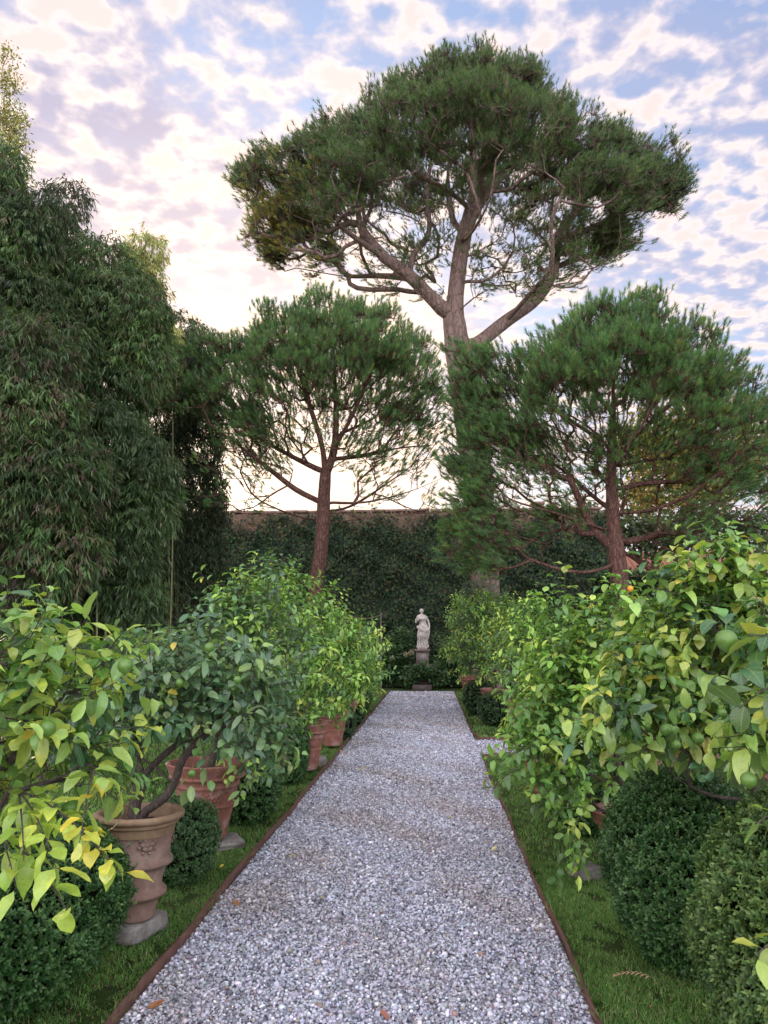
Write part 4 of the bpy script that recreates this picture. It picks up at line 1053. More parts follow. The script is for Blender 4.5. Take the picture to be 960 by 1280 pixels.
def stone_base(c, w, d, h, rot, label, group='stones under the pots'):
    """Worn block: subdivided box with softened, chipped corners."""
    n = 7; u = np.linspace(-1, 1, n); V = []; idx = {}; Fc = []
    def vid(p):
        key = tuple(np.round(p, 4))
        if key not in idx: idx[key] = len(V); V.append(np.array(p, float))
        return idx[key]
    for ax in range(3):
        for s in (-1, 1):
            for i in range(n - 1):
                for j in range(n - 1):
                    q = []
                    for (a, b) in ((i, j), (i + 1, j), (i + 1, j + 1), (i, j + 1)):
                        p = [0, 0, 0]; p[ax] = s; p[(ax + 1) % 3] = u[a]; p[(ax + 2) % 3] = u[b]; q.append(vid(p))
                    Fc.append(q if s > 0 else q[::-1])
    V = np.array(V); l = (np.abs(V) ** 7).sum(1) ** (1 / 7); V = V / l[:, None]
    V *= np.array([w / 2, d / 2, h / 2]) * 1.0; V += rng.normal(0, .0035, V.shape); V[:, 2] += h / 2
    cr, sr = math.cos(rot), math.sin(rot); V = V @ np.array([[cr, sr, 0], [-sr, cr, 0], [0, 0, 1]])
    V += np.array(c); mb = MB(); mb.add(V, np.array(Fc))
    o = mb.build('base_stone', M['old_stone'], None, True); tag(o, label, 'stone', group)
    o.data.transform(Matrix.Translation((-c[0], -c[1], -c[2]))); o.location = c
    return o

# ================================================================== LEMON TREES
YEL = [(.46, .60, .10), (.36, .52, .09), (.60, .60, .09), (.70, .55, .07)]
MIX = [(.11, .24, .07), (.18, .34, .085), (.28, .45, .11), (.38, .53, .13), (.06, .16, .07)]
BLU = [(.055, .135, .065), (.085, .185, .085), (.13, .24, .11), (.20, .33, .10), (.065, .14, .08)]
FRS = [(.10, .24, .055), (.17, .36, .07), (.28, .48, .09), (.40, .56, .11), (.07, .17, .05)]
def sprig(mb, tw, A, B, n, L, W, cols, p, g, droop=.5, kind='lemon', r0=.004):
    """A twig from A to B with leaves set alternately along it."""
    A = np.array(A); B = np.array(B); v = B - A; ln = np.linalg.norm(v)
    c = (A + B) / 2 + np.array([0, 0, .12 * ln]); Q = np.array([(1 - t) ** 2 * A + 2 * t * (1 - t) * c + t * t * B for t in np.linspace(0, 1, 9)])
    mb.cur = 1; tube(tw, Q, np.linspace(r0, .0015, 9), 5)
    t = np.linspace(.15, 1, n) + g.normal(0, .02, n); t = np.clip(t, 0, 1)
    P = np.array([np.interp(t, np.linspace(0, 1, 9), Q[:, k]) for k in range(3)]).T
    T = nrm(v); th = np.arange(n) * 2.4 + g.uniform(0, 6); s1 = nrm(np.cross(T, [0, 0, 1.])); s2 = np.cross(s1, T)
    rad = s1 * np.cos(th)[:, None] + s2 * np.sin(th)[:, None]
    D = nrm(rad + T * (.35 + .5 * t)[:, None] + np.array([0, 0, -droop]) * g.uniform(.3, 1.3, (n, 1)))
    Nn = nrm(np.array([0, 0, 1.]) - nrm(np.array(A) * 0 + T) * .2 + rdir(n, g) * .35)
    pet = P + D * .012
    sticks(tw, P, pet, .0014, .0012); mb.cur = 0
    leaves(mb, pet, D, Nn, L * g.uniform(.6, 1.2, n), W * g.uniform(.75, 1.15, n), kind, mixcol(n, cols, p, .15, g), g.uniform(.05, .4, n), g.uniform(.1, .55, n))

def lemon_fruit(mb, c, r):
    prof = [(0, -1.18), (.12, -1.12), (.3, -.98), (.7, -.68), (.95, -.25), (1, .1), (.9, .5), (.62, .82), (.25, .98), (.08, 1.0), (0, .98)]
    pr = np.array(prof) * r; lathe(mb, [tuple(x) for x in pr], c, 14)

def lemon_tree(label, base, lobes, seed, cols, pcol, style='plain', pot_r=.3, pot_h=.55, z_pot=.07, n_t=170, per=7, L=.095, W=.024, fruit=6, kind='lemon', stems=None,
               sprigs=(), fruit_r=.024, r_root=.032, group=None, hang=.45, fruits=(), ripe=(), shell=.35, pot=True):
    g = np.random.default_rng(seed)
    r = empty('potted_lemon_tree', (base[0], base[1], 0), label, 'lemon tree', group)
    zs = pot_parts(style, (base[0], base[1], z_pot), pot_r, pot_h, r) if pot else z_pot
    t = Tree(seed); b = np.array([base[0], base[1], zs - .05])
    C = np.array([l[0] for l in lobes])
    if stems is None:
        k0 = b + [g.normal(0, .04), g.normal(0, .04), .22]
        stems = [[b, b + [.02, .01, .1], k0]]
        for q in range(4):
            e = C[g.integers(len(C))] * .6 + k0 * .4 + g.normal(0, .05, 3); stems.append([k0, (k0 + e) / 2 + g.normal(0, .05, 3), e])
    for s in stems: t.limb(s, .05)
    tg = lobe_points(lobes, n_t, g, shell); tg = tg[tg[:, 2] > .12]
    ends = t.grow(tg, a=.3, step=.06, jit=.16, bow=.2, up=.05)
    t.mesh(.0022, r_root, 9, expo=None).build('trunk', M['lemon_bark'], r, True)
    P = np.array(t.P)[ends]; d = t.dirs(ends); n = len(P)
    # leaves in a spiral round the last stretch of each twig
    lm = MB(); tw = lm
    cent = C.mean(0); out = nrm(P - cent)
    ax = nrm(d * .6 + out * .5 + rdir(n, g) * .35 + np.array([0, 0, .15])); ln = g.uniform(.09, .2, n)
    tip = P + ax * ln[:, None]; lm.cur = 1; sticks(tw, P, tip, .0022, .0014); lm.cur = 0
    K = n * per; A2 = np.repeat(ax, per, 0); u = np.tile(np.linspace(.0, 1, per), n) + g.normal(0, .05, K)
    Q = np.repeat(P, per, 0) + A2 * (np.repeat(ln, per) * u)[:, None]
    th = np.tile(np.arange(per) * 2.4, n) + np.repeat(g.uniform(0, 6.3, n), per)
    s1 = nrm(np.cross(A2, [.01, .02, 1.])); s2 = np.cross(s1, A2); rad = s1 * np.cos(th)[:, None] + s2 * np.sin(th)[:, None]
    D = nrm(rad + A2 * (.2 + .6 * u)[:, None] + np.array([0, 0, -hang]) * g.uniform(.1, 1.5, (K, 1)))
    Nn = nrm(np.array([0, 0, 1.]) + .45 * np.repeat(out, per, 0) + rdir(K, g) * .4)
    cc = mixcol(n, cols, pcol, .2, g); c = np.repeat(cc, per, 0) * (.85 + .35 * u[:, None]) * g.uniform(.85, 1.15, (K, 1))
    old = g.random(K) < .006; c[old] = (.55, .46, .07)
    pet = Q + D * .012
    lm.cur = 1
    if kind == 'lemon': sticks(tw, Q, pet, .0013, .001)
    lm.cur = 0
    leaves(lm, pet, D, Nn, L * g.uniform(.4, 1.25, K) * (.75 + .35 * np.sin(np.clip(u, 0, 1) * 3.1)), W * g.uniform(.7, 1.15, K), kind, c, g.uniform(.05, .6, K), g.uniform(.05, .85, K))
    for (A, B, m, ll, ww, pc) in sprigs:
        pn = np.array(t.P); A = pn[np.argmin(((pn - A) ** 2).sum(1))] if np.min(((pn - A) ** 2).sum(1)) < .16 else A
        sprig(lm, tw, A, B, m, ll, ww, pc, None, g)
    lm.build('foliage', [M['lemon_leaf'], M['lemon_bark']], r, False, 'leaf')
    spots = list(fruits)
    idx = g.choice(n, min(fruit, n), replace=False); spots += [tuple(P[i] + np.array([0, 0, -.03]) + out[i] * .04) for i in idx]
    for s in spots:
        mb = MB(); rr = fruit_r * g.uniform(.8, 1.15); lemon_fruit(mb, (s[0], s[1], s[2] - rr), rr)
        tube(mb, [(s[0], s[1], s[2] - .003), (s[0] + .004, s[1], s[2] + .03)], [.002, .0015], 4)
        mb.build('lemon', M['lime'], r, True)
    for s in ripe:
        mb = MB(); lemon_fruit(mb, (s[0], s[1], s[2]), fruit_r * .62); mb.build('lemon', M['ripe'], r, True)
    return r

def LP(Y): return lambda px, py, rad, dy=0: (at(px, py, Y + dy), rad * (Y + dy) / F)
p3 = lambda px, py, Y: tuple(at(px, py, Y))
GL, GR = 'potted lemon trees along the left of the path', 'potted lemon trees along the right of the path'

# --- left row
q = LP(2.75)
lemon_tree('nearest lemon tree of the left row, with big pale yellow-green leaves hanging low', (-1.72, 2.6), [q(70, 845, 62), q(-20, 850, 90, -.2), q(85, 915, 62), q(20, 950, 85), q(-60, 960, 110), q(30, 810, 44), q(115, 850, 36), q(110, 960, 36)],
           61, [*MIX, (.36, .45, .08)], [.15, .2, .23, .17, .1, .15], n_t=210, per=6, L=.088, W=.023, fruit=4, style='tiered', pot_r=.26, pot_h=.5, group=GL,
           sprigs=[(at(-10, 1010, 2.5), at(30, 1080, 2.3), 9, .085, .023, [(.2, .36, .06), (.28, .42, .07)]), (at(0, 1020, 2.5), at(70, 1085, 2.3), 18, .092, .026, YEL[:2]), (at(-30, 1030, 2.5), at(20, 1110, 2.3), 12, .09, .026, YEL[:2]), (at(40, 1040, 2.45), at(150, 1090, 2.32), 14, .088, .025, YEL[:3]),
                    (at(30, 1000, 2.5), at(135, 1075, 2.35), 20, .09, .025, YEL[:3]), (at(10, 1080, 2.4), at(85, 1140, 2.28), 11, .088, .025, YEL[:2]), (at(60, 1040, 2.4), at(100, 1050, 2.3), 9, .09, .024, YEL[1:]),
                    (at(50, 830, 2.6), at(110, 775, 2.5), 9, .085, .023, [(.26, .4, .08), (.36, .46, .09)]), (at(110, 840, 2.7), at(155, 790, 2.6), 7, .075, .02, [(.3, .45, .07)]),
                    (at(-20, 840, 2.5), at(12, 735, 2.5), 9, .085, .026, [(.10, .22, .08), (.07, .17, .07)]), (at(20, 850, 2.5), at(70, 800, 2.45), 9, .10, .026, [(.22, .36, .09), (.15, .29, .08)])],
           fruits=[p3(157, 823, 2.55), p3(18, 760, 2.45), p3(125, 960, 2.7), p3(60, 900, 2.5), p3(88, 1000, 2.6)], hang=.5)
q = LP(4.35); b1 = (-1.64, 4.42)
zt = .66
B1 = np.array([b1[0], b1[1], zt - .07])
lemon_tree('dark-leaved lemon tree with twisted bare stems in the tiered terracotta pot', b1, [q(175, 860, 44), q(235, 850, 55), q(290, 850, 50), q(300, 890, 45), q(140, 890, 50), q(215, 870, 45), q(110, 890, 40, .2), q(330, 920, 28, .2), q(265, 810, 34, .2),
            q(250, 880, 50, .5), q(170, 850, 50, .5), q(320, 860, 40, .4)],
           62, BLU, [.2, .25, .25, .1, .2], style='tiered', pot_r=.245, pot_h=.56, z_pot=.10, n_t=360, per=7, L=.085, W=.022, fruit=5, group=GL, r_root=.046,
           stems=[[B1 + [.01, 0, 0], B1 + [.04, -.02, .07], B1 + [.13, -.03, .13], B1 + [.2, -.04, .22], B1 + [.25, -.05, .36], B1 + [.38, -.02, .5], B1 + [.5, 0, .62]],
                  [B1 + [-.04, 0, .0], B1 + [-.03, 0, .12], B1 + [0, 0, .25], B1 + [-.02, .0, .38], B1 + [.06, 0, .5], B1 + [.2, .04, .66]],
                  [B1 + [.0, 0, .25], B1 + [.15, .05, .4], B1 + [.3, .08, .46], B1 + [.46, .1, .55]], [B1 + [.2, -.04, .22], B1 + [.06, -.05, .33], B1 + [-.12, -.06, .45]],
                  [B1 + [0, 0, .25], B1 + [-.1, .03, .42], B1 + [-.2, .05, .6]]],
           sprigs=[(at(280, 900, 4.2), at(236, 985, 4.1), 10, .09, .025, BLU), (at(260, 900, 4.2), at(262, 975, 4.1), 6, .08, .024, MIX[:2]), (at(200, 850, 4.2), at(186, 800, 4.1), 6, .08, .02, [(.1, .22, .06)])],
           fruits=[p3(262, 803, 4.1), p3(240, 962, 4.05), p3(225, 848, 4.1), p3(200, 876, 4.1), p3(297, 845, 4.0)], hang=.5)
stone_base((b1[0] + .01, b1[1] + .02, 0), .32, .2, .10, 1.25, 'pitted grey stone block under the tiered pot')
q = LP(6.1); b2 = (-1.80, 6.3)
lemon_tree('leafy lemon tree in the red tapered pot standing on a flat slab', b2, [q(275, 800, 44), q(320, 785, 52), q(345, 830, 48), q(290, 850, 50), q(330, 880, 45), q(310, 935, 34, -.1), q(320, 965, 22, -.2), q(250, 820, 38), q(300, 745, 26), q(360, 800, 44, .3), q(300, 800, 55, .5), q(290, 765, 44), q(330, 740, 34),
            q(230, 900, 40, .3)],
           63, [*BLU, *FRS[1:3]], [.1, .2, .25, .1, .1, .15, .1], pot_r=.33, pot_h=.58, z_pot=.062, n_t=330, per=8, L=.085, W=.021, fruit=4, group=GL, kind='lemon')
stone_base((b2[0] + .08, b2[1] - .04, 0), .44, .36, .06, .5, 'flat grey slab under the red tapered pot')
q = LP(8.0)
lemon_tree('tall bushy yellow-green lemon tree, third pot of the left row behind the box ball', (-1.68, 7.9), [q(345, 760, 48), q(385, 780, 46), q(350, 820, 50), q(385, 840, 42), q(335, 722, 26), q(375, 740, 28), q(390, 880, 28), q(360, 870, 40), q(350, 780, 50, .5), q(405, 810, 36), q(320, 730, 30), q(390, 760, 34)],
           64, FRS, [.2, .25, .25, .15, .15], pot_r=.28, pot_h=.55, z_pot=.05, n_t=330, per=8, L=.09, W=.021, fruit=2, group=GL, kind='lemon_far')
q = LP(9.8)
lemon_tree('bright lemon tree in the pot nearest the path edge, middle of the left row', (-1.55, 9.7), [q(420, 795, 36), q(440, 820, 32), q(410, 840, 36), q(435, 850, 28), q(415, 870, 26), q(395, 790, 30), q(405, 770, 26), q(420, 820, 40, .5), q(445, 800, 28), q(450, 840, 26)],
           65, FRS, [.2, .25, .25, .2, .1], pot_r=.27, pot_h=.55, z_pot=.04, n_t=300, per=8, L=.09, W=.022, fruit=2, group=GL, kind='lemon_far')
stone_base((-1.5, 10.2, 0), .26, .26, .12, .2, 'small grey block on the grass just past the middle left pot')
src = None
def gen(label, x, y, seed, cols, r, top, group, style='plain', n_t=260, pal=None, L=.09):
    z = .62
    g = np.random.default_rng(seed); lb = [(np.array([x + g.normal(0, r * .35), y + g.normal(0, r * .35), g.uniform(z + .25, top - r * .5)]), r * g.uniform(.5, .75)) for _ in range(8)]
    lb.append((np.array([x, y, top - r * .5]), r * .5)); lb.append((np.array([x + .05, y - .1, z + .25]), r * .6))
    return lemon_tree(label, (x, y), lb, seed, cols, pal, style, .27, .52, .05, n_t, 8, L, .022, 2, 'lemon_far', group=group)
t6 = gen('rounded lemon tree leaning out over the left grass edge, fourth from the far end', -1.5, 11.8, 66, FRS, .68, 2.0, GL)
copy_tree(t6, (-1.55, 13.8, 0), 2.1, 'rounded lemon tree third from the far end of the left row', .98)
copy_tree(t6, (-1.62, 16.2, 0), 4.0, 'rounded lemon tree next to last in the left row', .95)
copy_tree(t6, (-1.8, 18.8, 0), 5.2, 'last small lemon tree of the left row, nearest the ivy wall', .8)

# --- right row
q = LP(2.7)
lemon_tree('nearest lemon tree of the right row, big limp leaves and green fruit, mostly cut off', (1.62, 2.5), [q(985, 800, 50), q(1010, 860, 85), q(1080, 800, 110), q(1050, 950, 100), q(1000, 920, 45), q(1120, 900, 120)],
           71, [*MIX, (.4, .42, .08)], [.2, .25, .2, .15, .1, .1], n_t=150, per=6, L=.11, W=.03, fruit=2, group=GR, style='tiered', pot_r=.26, pot_h=.5,
           sprigs=[(at(990, 720, 2.3), at(957, 715, 2.2), 4, .085, .027, [(.42, .46, .06), (.3, .38, .06)]), (at(1000, 790, 2.2), at(935, 795, 2.05), 6, .11, .032, [(.4, .46, .1), (.28, .36, .08), (.34, .36, .07)]),
                    (at(1000, 880, 2.2), at(925, 885, 2.1), 9, .11, .032, [(.07, .16, .06), (.1, .2, .07)]), (at(1010, 1010, 2.2), at(945, 1030, 2.05), 8, .07, .02, [(.2, .34, .07), (.12, .25, .06)]),
                    (at(1010, 1160, 2.1), at(945, 1195, 1.95), 7, .075, .018, [(.3, .42, .08), (.42, .5, .09)])],
           fruits=[p3(907, 787, 2.15), p3(935, 965, 2.5)], fruit_r=.027, hang=.6)
q = LP(3.9); B2 = np.array([1.6, 3.95, .55])
lemon_tree('lemon tree with a gnarled visible trunk behind the largest box ball', (1.6, 3.95), [q(890, 735, 52), q(930, 750, 50), q(850, 760, 44), q(870, 810, 52), q(820, 830, 45), q(930, 830, 60), q(880, 870, 50), q(830, 890, 42), q(790, 860, 32), q(920, 900, 40), q(960, 790, 60), q(900, 700, 26),
            q(880, 800, 60, .5), q(800, 800, 36, .3), q(770, 900, 30, -.2), q(800, 915, 34, -.1), q(850, 920, 34), q(900, 920, 36)],
           72, [*MIX, (.36, .42, .08)], [.17, .25, .23, .14, .12, .09], n_t=460, per=7, L=.09, W=.024, fruit=5, group=GR, style='tiered', pot_r=.25, pot_h=.48, z_pot=.06, r_root=.035,
           stems=[[B2 + [-.0, 0, -.05], B2 + [-.02, 0, .1], B2 + [.0, -.02, .22], B2 + [.03, -.03, .33]], [B2 + [0, -.02, .22], B2 + [-.13, -.05, .3], B2 + [-.3, -.08, .33], B2 + [-.45, -.1, .4]],
                  [B2 + [.0, -.02, .22], B2 + [-.1, 0, .4], B2 + [-.2, 0, .6], B2 + [-.25, 0, .8]], [B2 + [.03, -.03, .33], B2 + [.1, 0, .5], B2 + [.05, 0, .7], B2 + [0, 0, .9]]],
           sprigs=[(at(880, 720, 3.8), at(868, 690, 3.7), 7, .085, .024, YEL[:2]), (at(800, 870, 3.7), at(770, 905, 3.6), 7, .1, .027, [(.3, .36, .07), (.2, .32, .08), (.14, .26, .07)]), (at(905, 700, 3.7), at(915, 680, 3.6), 6, .08, .024, [(.2, .34, .09), (.35, .45, .09)]),
                    (at(850, 760, 3.8), at(815, 735, 3.7), 6, .085, .024, [(.12, .26, .05)])],
           fruits=[p3(866, 690, 3.6), p3(845, 925, 3.6), p3(832, 905, 3.6), p3(872, 915, 3.65), p3(902, 885, 3.6)], ripe=[p3(788, 736, 3.75)], hang=.5)
q = LP(5.6)
lemon_tree('spreading lemon tree whose lowest leaves droop over the path edge, on a red pot', (1.32, 5.55), [q(740, 810, 48), q(780, 790, 44), q(700, 840, 46), q(740, 870, 50), q(690, 890, 44), q(660, 930, 32, -.1), q(640, 970, 20, -.2), q(715, 930, 40), q(700, 980, 34, -.1), q(720, 1020, 20, -.15),
            q(705, 770, 26), q(760, 760, 26), q(800, 840, 44), q(740, 830, 50, .5), q(780, 900, 36), q(720, 1050, 15, -.15), q(765, 950, 38, .1), q(730, 960, 34, .2), q(670, 880, 34, .4)],
           73, [*FRS, *MIX[:2]], [.15, .2, .2, .14, .1, .1, .11], pot_r=.27, pot_h=.42, z_pot=.05, n_t=520, per=7, L=.09, W=.023, fruit=5, group=GR,
           sprigs=[(at(705, 760, 5.4), at(706, 706, 5.4), 8, .10, .025, [(.25, .38, .07), (.3, .42, .07)]), (at(670, 950, 5.2), at(618, 985, 5.0), 10, .09, .023, [(.08, .18, .05), (.1, .22, .06)]), (at(680, 930, 5.2), at(630, 950, 5.1), 9, .085, .022, [(.1, .22, .05)]),
                    (at(740, 790, 5.3), at(735, 745, 5.3), 7, .09, .024, YEL[:2])],
           fruits=[p3(745, 760, 5.3), p3(735, 1060, 5.2), p3(742, 905, 5.2), p3(755, 912, 5.2)])
stone_base((1.02, 5.65, 0), .18, .2, .09, .3, 'small pale stone on the grass beneath the spreading lemon tree')
q = LP(8.2)
lemon_tree('dense fresh-green lemon tree in the wide dark-rimmed pot before the side path', (1.15, 8.3), [q(672, 810, 40), q(700, 800, 38), q(665, 850, 38), q(695, 860, 44), q(668, 895, 28), q(690, 905, 34), q(720, 830, 40), q(650, 790, 26), q(670, 770, 24), q(690, 830, 44, .5)],
           74, FRS, [.25, .28, .22, .13, .12], pot_r=.26, pot_h=.38, z_pot=.04, n_t=330, per=8, L=.085, W=.022, fruit=2, group=GR, kind='lemon_far')
t5 = gen('upright lemon tree just beyond the side path opening', 1.5, 13.9, 75, FRS, .72, 2.25, GR, n_t=320)
copy_tree(t5, (1.25, 16.0, 0), 2.0, 'full lemon tree second beyond the side path', 1.12)
copy_tree(t5, (1.12, 18.0, 0), 4.1, 'full lemon tree third beyond the side path', 1.15)
copy_tree(t5, (1.0, 20.8, 0), 5.3, 'last lemon tree of the right row, beside the statue', 1.2)
copy_tree(t5, (2.6, 9.4, 0), 1.0, 'lemon tree set back behind the right row, near the side path', .9)
copy_tree(t5, (2.9, 6.6, 0), 3.0, 'lemon tree set back behind the right row, under the young pine', .9)

# ================================================================== BOX BALLS
def box_ball(label, c, rx, ry, h, n, seed, cols, L=.021, group='clipped box shrubs between the pots', sq=2.6):
    g = np.random.default_rng(seed); r = empty('box_shrub', (c[0], c[1], 0), label, 'shrub', group)
    def surf(d, k):
        p = np.abs(d) ** sq; s = p.sum(1) ** (-1 / sq)
        V = d * s[:, None] * np.array([rx, ry, h / 2])
        b = 1 + .03 * np.sin(d[:, 0] * 3.1 + seed * 1.7) * np.cos(d[:, 2] * 2.7 + d[:, 1] * 2) + .045 * np.sin(d[:, 0] * 9 + seed) * np.sin(d[:, 2] * 8 + d[:, 1] * 6) + .02 * np.sin(d[:, 1] * 19 + d[:, 2] * 17)
        taper = 1 - .12 * np.clip(-d[:, 2], 0, 1)
        V = V * (b * k)[:, None]; V[:, :2] *= taper[:, None]
        return V + np.array([c[0], c[1], h / 2])
    V0, F0 = ico()
    mb = MB()
    u = np.linspace(0, np.pi, 15); w_ = np.linspace(0, 2 * np.pi, 26, False)
    d = np.array([[math.sin(a) * math.cos(b), math.sin(a) * math.sin(b), math.cos(a)] for a in u for b in w_])
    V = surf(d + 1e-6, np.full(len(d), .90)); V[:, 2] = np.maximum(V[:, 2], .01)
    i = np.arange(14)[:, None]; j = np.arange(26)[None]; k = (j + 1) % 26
    mb.add(V, np.stack(np.broadcast_arrays(i * 26 + j, (i + 1) * 26 + j, (i + 1) * 26 + k, i * 26 + k), -1).reshape(-1, 4)); mb.build('inner_core', M['core'], r, True)  # near-black solid filler added under the leaves to stop see-through
    # little shoots: a tip and a spray of small leaves round it
    ns = n // 7; d = rdir(ns, g); k = g.uniform(.9, 1.02, ns) + (g.random(ns) < .05) * g.uniform(0, .09, ns) * (g.random(ns) < .6)
    Pp = surf(d, k); Pp = Pp[Pp[:, 2] > .01]; ns = len(Pp)
    nd = nrm((Pp - [c[0], c[1], h * .45]) / np.array([rx, ry, h / 2]) ** 2 * .1)
    ax = nrm(nd + [0, 0, .45] + rdir(ns, g) * .35)
    Q = np.repeat(Pp, 7, 0); A2 = np.repeat(ax, 7, 0); K = len(Q); uu = np.tile(np.linspace(0, 1, 7), ns)
    Q = Q + A2 * (uu * .028)[:, None]; rad = nrm(np.cross(A2, rdir(K, g)))
    D = nrm(rad + A2 * (.4 + .5 * uu)[:, None]); Nn = nrm(A2 + rdir(K, g) * .3 - rad * .2)
    cl = np.repeat(mixcol(ns, cols, None, .25, g), 7, 0) * (.8 + .35 * uu[:, None])
    mb = MB(); leaves(mb, Q, D, Nn, L * g.uniform(.6, 1.2, K), L * .3 * g.uniform(.8, 1.2, K), 'box', cl, .15, .2)
    mb.build('foliage', M['small_leaf'], r, False, 'leaf')
    return r
BX = [(.03, .065, .028), (.045, .09, .036), (.06, .115, .042)]
BXd = [(.026, .08, .02), (.046, .115, .03), (.075, .16, .045)]
BXo = [(.06, .12, .03), (.09, .165, .04), (.13, .21, .055), (.05, .11, .03)]
box_ball('dark broad box shrub below the nearest left lemon tree', (-1.95, 3.72), .44, .55, .74, 80000, 81, BXd, .018)
box_ball('small fresh-green box ball between the tiered pot and the red tapered pot', (-1.76, 5.4), .28, .3, .52, 26000, 82, [(.05, .11, .04), (.07, .14, .05)], .018)
box_ball('dark box ball just past the red tapered pot', (-1.72, 7.15), .34, .42, .68, 30000, 83, BXd, .022)
box_ball('narrow dark box ball third in the left row', (-1.66, 8.9), .22, .26, .58, 15000, 84, BXd, .024)
box_ball('narrow upright box ball touching the middle left pot', (-1.68, 9.4), .18, .2, .68, 12000, 85, BX, .024)
box_ball('far box ball beyond the middle left pot', (-1.55, 12.8), .28, .3, .55, 9000, 86, BX, .03)
box_ball('small clipped bush near the far end of the left row', (-1.6, 15.0), .3, .35, .6, 8000, 87, BX, .034)
box_ball('last clipped bush of the left row close to the hydrangeas', (-1.75, 17.5), .35, .4, .65, 8000, 88, BX, .036)
box_ball('largest olive-green box ball with a few yellow tips, closest to the camera', (1.40, 3.0), .43, .45, 1.04, 115000, 91, BXo, .018, sq=2.4)
box_ball('dark blue-green box ball beside the olive one, below the gnarled lemon trunk', (1.29, 4.3), .38, .44, .89, 90000, 92, BXd, .018, sq=2.4)
box_ball('shaded low box ball behind the red pot of the spreading lemon tree', (1.3, 6.9), .32, .36, .62, 16000, 93, BXd, .024)
box_ball('far box ball under the tree beyond the side path', (1.2, 15.1), .34, .4, .6, 9000, 94, BX, .03)
box_ball('farthest box ball on the statue side of the right row', (1.03, 17.1), .36, .4, .74, 8000, 95, BX, .034)

# ================================================================== FALLEN LEAVES
fl = [(300, 1133, (.36, .16, .07), .055, 'curled brown leaf on the gravel near the left edge, level with the tiered pot'), (183, 1262, (.34, .13, .05), .06, 'curled rusty leaf on the gravel in the nearest left corner'),
      (370, 1070, (.6, .52, .12), .05, 'yellow leaf lying on the gravel, level with the flat slab'), (614, 1063, (.66, .62, .25), .045, 'pale yellow leaf on the gravel near the right edge'),
      (560, 1022, (.62, .58, .2), .05, 'pale leaf mid-path, farther of the two on the right half'), (405, 1122, (.6, .56, .16), .03, 'tiny yellow leaf fragment on the left half of the gravel'),
      (452, 962, (.5, .36, .1), .06, 'ochre leaf cluster on the gravel farthest along the path'), (275, 1085, (.65, .52, .08), .035, 'small yellow leaf on the grass by the flat slab'),
      (486, 1276, (.34, .13, .09), .05, 'reddish leaf at the bottom middle of the gravel'), (427, 940, (.6, .5, .1), .045, 'yellow leaf on the grass by the middle left pot')]
for k, (px, py, col, L, lab) in enumerate(fl):
    d = _rot @ Vector((px - 480, 640 - py, -F)); tt = -(CAM.z - .034) / d.z; p = np.array(CAM + d * tt)
    mb = MB(); a = rng.uniform(0, 6.28); D = np.array([[math.cos(a), math.sin(a), .12]])
    leaves(mb, np.array([[0, 0, 0.]]), D, np.array([[.15, -.2, 1.]]), L * 1.3, L * .33, 'lemon', np.array([col]), .5, -.3)
    o = mb.build('fallen_leaf', M['lemon_leaf'], None, True, 'leaf'); o.location = p; tag(o, lab, 'leaf', 'fallen leaves on path and grass')
# dry fern-like sprig on the grass by the dark box ball
r = empty('dry_sprig', (.92, 3.93, .02), 'dry straw-coloured sprig on the grass at the foot of the dark blue-green box ball', 'twig')
mb = MB(); A = np.array([1.0, 3.9, .07]); B = np.array([.84, 3.97, .05]); tube(mb, [A, (A + B) / 2 + [0, 0, .02], B], [.0015, .0012, .0008], 4); mb.build('stem', M['wood'], r)
mb = MB(); t_ = np.linspace(.1, 1, 16); P = A + (B - A) * t_[:, None] + np.c_[np.zeros((16, 2)), .04 * t_ * (1 - t_) * 2]; s_ = np.where(np.arange(16) % 2, 1, -1)[:, None]
leaves(mb, P, np.tile(nrm(B - A), (16, 1)) + s_ * np.array([[.2, .5, .1]]), np.tile([0, 0, 1.], (16, 1)), .03, .006, 'box', np.array([.5, .36, .2]), .2, .3); mb.build('dry_leaf', M['grass'], r, False, 'leaf')
# leaf litter under the shrubs
mb = MB(); n = 2600; sd = rng.random(n) < .5
P = np.c_[np.where(sd, rng.normal(-1.7, .16, n), rng.normal(1.2, .2, n)), rng.uniform(2.8, 12, n), rng.uniform(.004, .02, n)]
P = P[(P[:, 0] < XL - .03) | (P[:, 0] > XR + .03)]; n = len(P)
leaves(mb, P, rdir(n) * [1, 1, .15], rdir(n) * .35 + [0, 0, 1], .022, .007, 'box', mixcol(n, [(.12, .08, .045), (.2, .13, .07), (.07, .05, .03)], None, .3), .2, .3)
g_ = mb.build('leaf_litter', M['grass'], None, False, 'leaf'); tag(g_, kind='stuff')

# ================================================================== SKY AND LIGHT
SUN_EL, SUN_AZ = R(9), R(-34)          # azimuth from +Y towards +X
w = bpy.data.worlds.new('World'); scene.world = w; w.use_nodes = True; nt = w.node_tree; nt.nodes.clear()
out = nt.nodes.new('ShaderNodeOutputWorld'); bg = nt.nodes.new('ShaderNodeBackground')
sky = N(nt, 'ShaderNodeTexSky', sky_type='NISHITA'); sky.sun_disc = False; sky.sun_elevation = SUN_EL; sky.sun_rotation = SUN_AZ
sky.air_density = 1.0; sky.dust_density = 1.2; sky.ozone_density = 2.0
tc = nt.nodes.new('ShaderNodeTexCoord'); sp = nt.nodes.new('ShaderNodeSeparateXYZ'); nt.links.new(tc.outputs['Generated'], sp.inputs[0])
zz = math_(nt, 'MAXIMUM', math_(nt, 'ADD', sp.outputs[2], .12), .03)
cb = nt.nodes.new('ShaderNodeCombineXYZ')
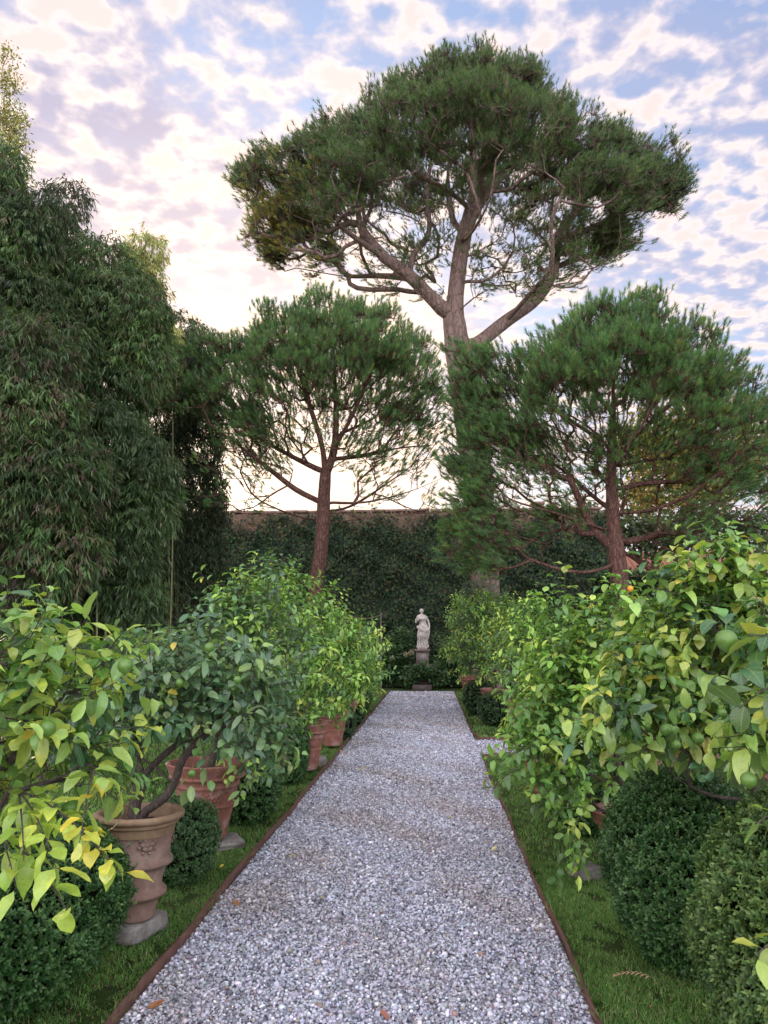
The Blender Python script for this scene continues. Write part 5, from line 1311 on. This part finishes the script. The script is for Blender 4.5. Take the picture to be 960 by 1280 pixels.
nt.links.new(math_(nt, 'DIVIDE', sp.outputs[0], zz), cb.inputs[0]); nt.links.new(math_(nt, 'DIVIDE', sp.outputs[1], zz), cb.inputs[1])
cb.inputs[2].default_value = 3.7
veil_n = noise(nt, 1.7, 5, cb.outputs[0], .55)
veil = math_(nt, 'ADD', veil_n, math_(nt, 'MULTIPLY', sp.outputs[0], -.22))       # thicker to the left
veil = ramp(nt, veil, [(.36, (.1, .1, .1)), (.62, (.9, .9, .9))])
big = noise(nt, 4.5, 3, cb.outputs[0], .5)
puff = noise(nt, 19, 6, cb.outputs[0], .46, dist=.1)
dens = math_(nt, 'ADD', math_(nt, 'MULTIPLY', puff, .72), math_(nt, 'MULTIPLY', big, .36))
pf = ramp(nt, dens, [(.46, (0, 0, 0)), (.53, (.5, .5, .5)), (.60, (1, 1, 1))])
pcol = ramp(nt, dens, [(.50, (.52, .46, .50)), (.58, (.66, .58, .58)), (.66, (.64, .51, .50))])
# light scattered forward through the cloud towards the low sun
sd = Vector((math.sin(R(-14)) * math.cos(R(8)), math.cos(R(-14)) * math.cos(R(8)), math.sin(R(8))))
dt = nt.nodes.new('ShaderNodeVectorMath'); dt.operation = 'DOT_PRODUCT'; nt.links.new(tc.outputs['Generated'], dt.inputs[0]); dt.inputs[1].default_value = sd
glow = math_(nt, 'POWER', math_(nt, 'MAXIMUM', dt.outputs['Value'], 0.0), 15.0)
skyc = mixc(nt, 1.0, sky.outputs[0], (1, 1, 1), 'MULTIPLY')
ssc = nt.nodes.new('ShaderNodeVectorMath'); ssc.operation = 'SCALE'; nt.links.new(skyc, ssc.inputs[0]); ssc.inputs['Scale'].default_value = .12
base = mixc(nt, 1.0, ssc.outputs[0], (.12, .155, .26), 'ADD')
hz = math_(nt, 'POWER', math_(nt, 'SUBTRACT', 1.0, math_(nt, 'MAXIMUM', sp.outputs[2], 0.0)), 5.0)
base = mixc(nt, math_(nt, 'MULTIPLY', hz, .7), base, (.68, .575, .46))
colr = mixc(nt, pf, mixc(nt, veil, base, (.32, .30, .41)), pcol)
gl = nt.nodes.new('ShaderNodeVectorMath'); gl.operation = 'SCALE'; gl.inputs[0].default_value = (1.0, .64, .22); nt.links.new(math_(nt, 'MULTIPLY', glow, .6), gl.inputs['Scale'])
colr = mixc(nt, 1.0, colr, gl.outputs[0], 'ADD')
# the side of the sky away from the sunset: brightened, overhead too, as added fill light on the foreground
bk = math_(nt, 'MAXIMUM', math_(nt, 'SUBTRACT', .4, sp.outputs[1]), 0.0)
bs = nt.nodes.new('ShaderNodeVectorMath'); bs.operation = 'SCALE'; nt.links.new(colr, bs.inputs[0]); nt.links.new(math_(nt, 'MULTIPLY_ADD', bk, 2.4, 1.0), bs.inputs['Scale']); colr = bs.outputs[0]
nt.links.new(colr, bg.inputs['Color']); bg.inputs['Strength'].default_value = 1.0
nt.links.new(bg.outputs[0], out.inputs[0])

ld = bpy.data.lights.new('sun', 'SUN'); ld.energy = 1.6; ld.angle = R(6); ld.color = (1, .72, .42)
lo = bpy.data.objects.new('sun', ld); COL.objects.link(lo)
sdv = Vector((math.sin(SUN_AZ) * math.cos(SUN_EL), math.cos(SUN_AZ) * math.cos(SUN_EL), math.sin(SUN_EL)))
lo.rotation_euler = sdv.to_track_quat('Z', 'Y').to_euler()

scene.view_settings.view_transform = 'Standard'; scene.view_settings.look = 'None'
scene.view_settings.exposure = 0.75; scene.view_settings.gamma = 1.0
scene.render.engine = 'CYCLES'
c = scene.cycles
c.max_bounces = 6; c.diffuse_bounces = 3; c.glossy_bounces = 2; c.transmission_bounces = 3; c.transparent_max_bounces = 4
c.use_denoising = True
try: c.denoiser = 'OPENIMAGEDENOISE'
except Exception: pass
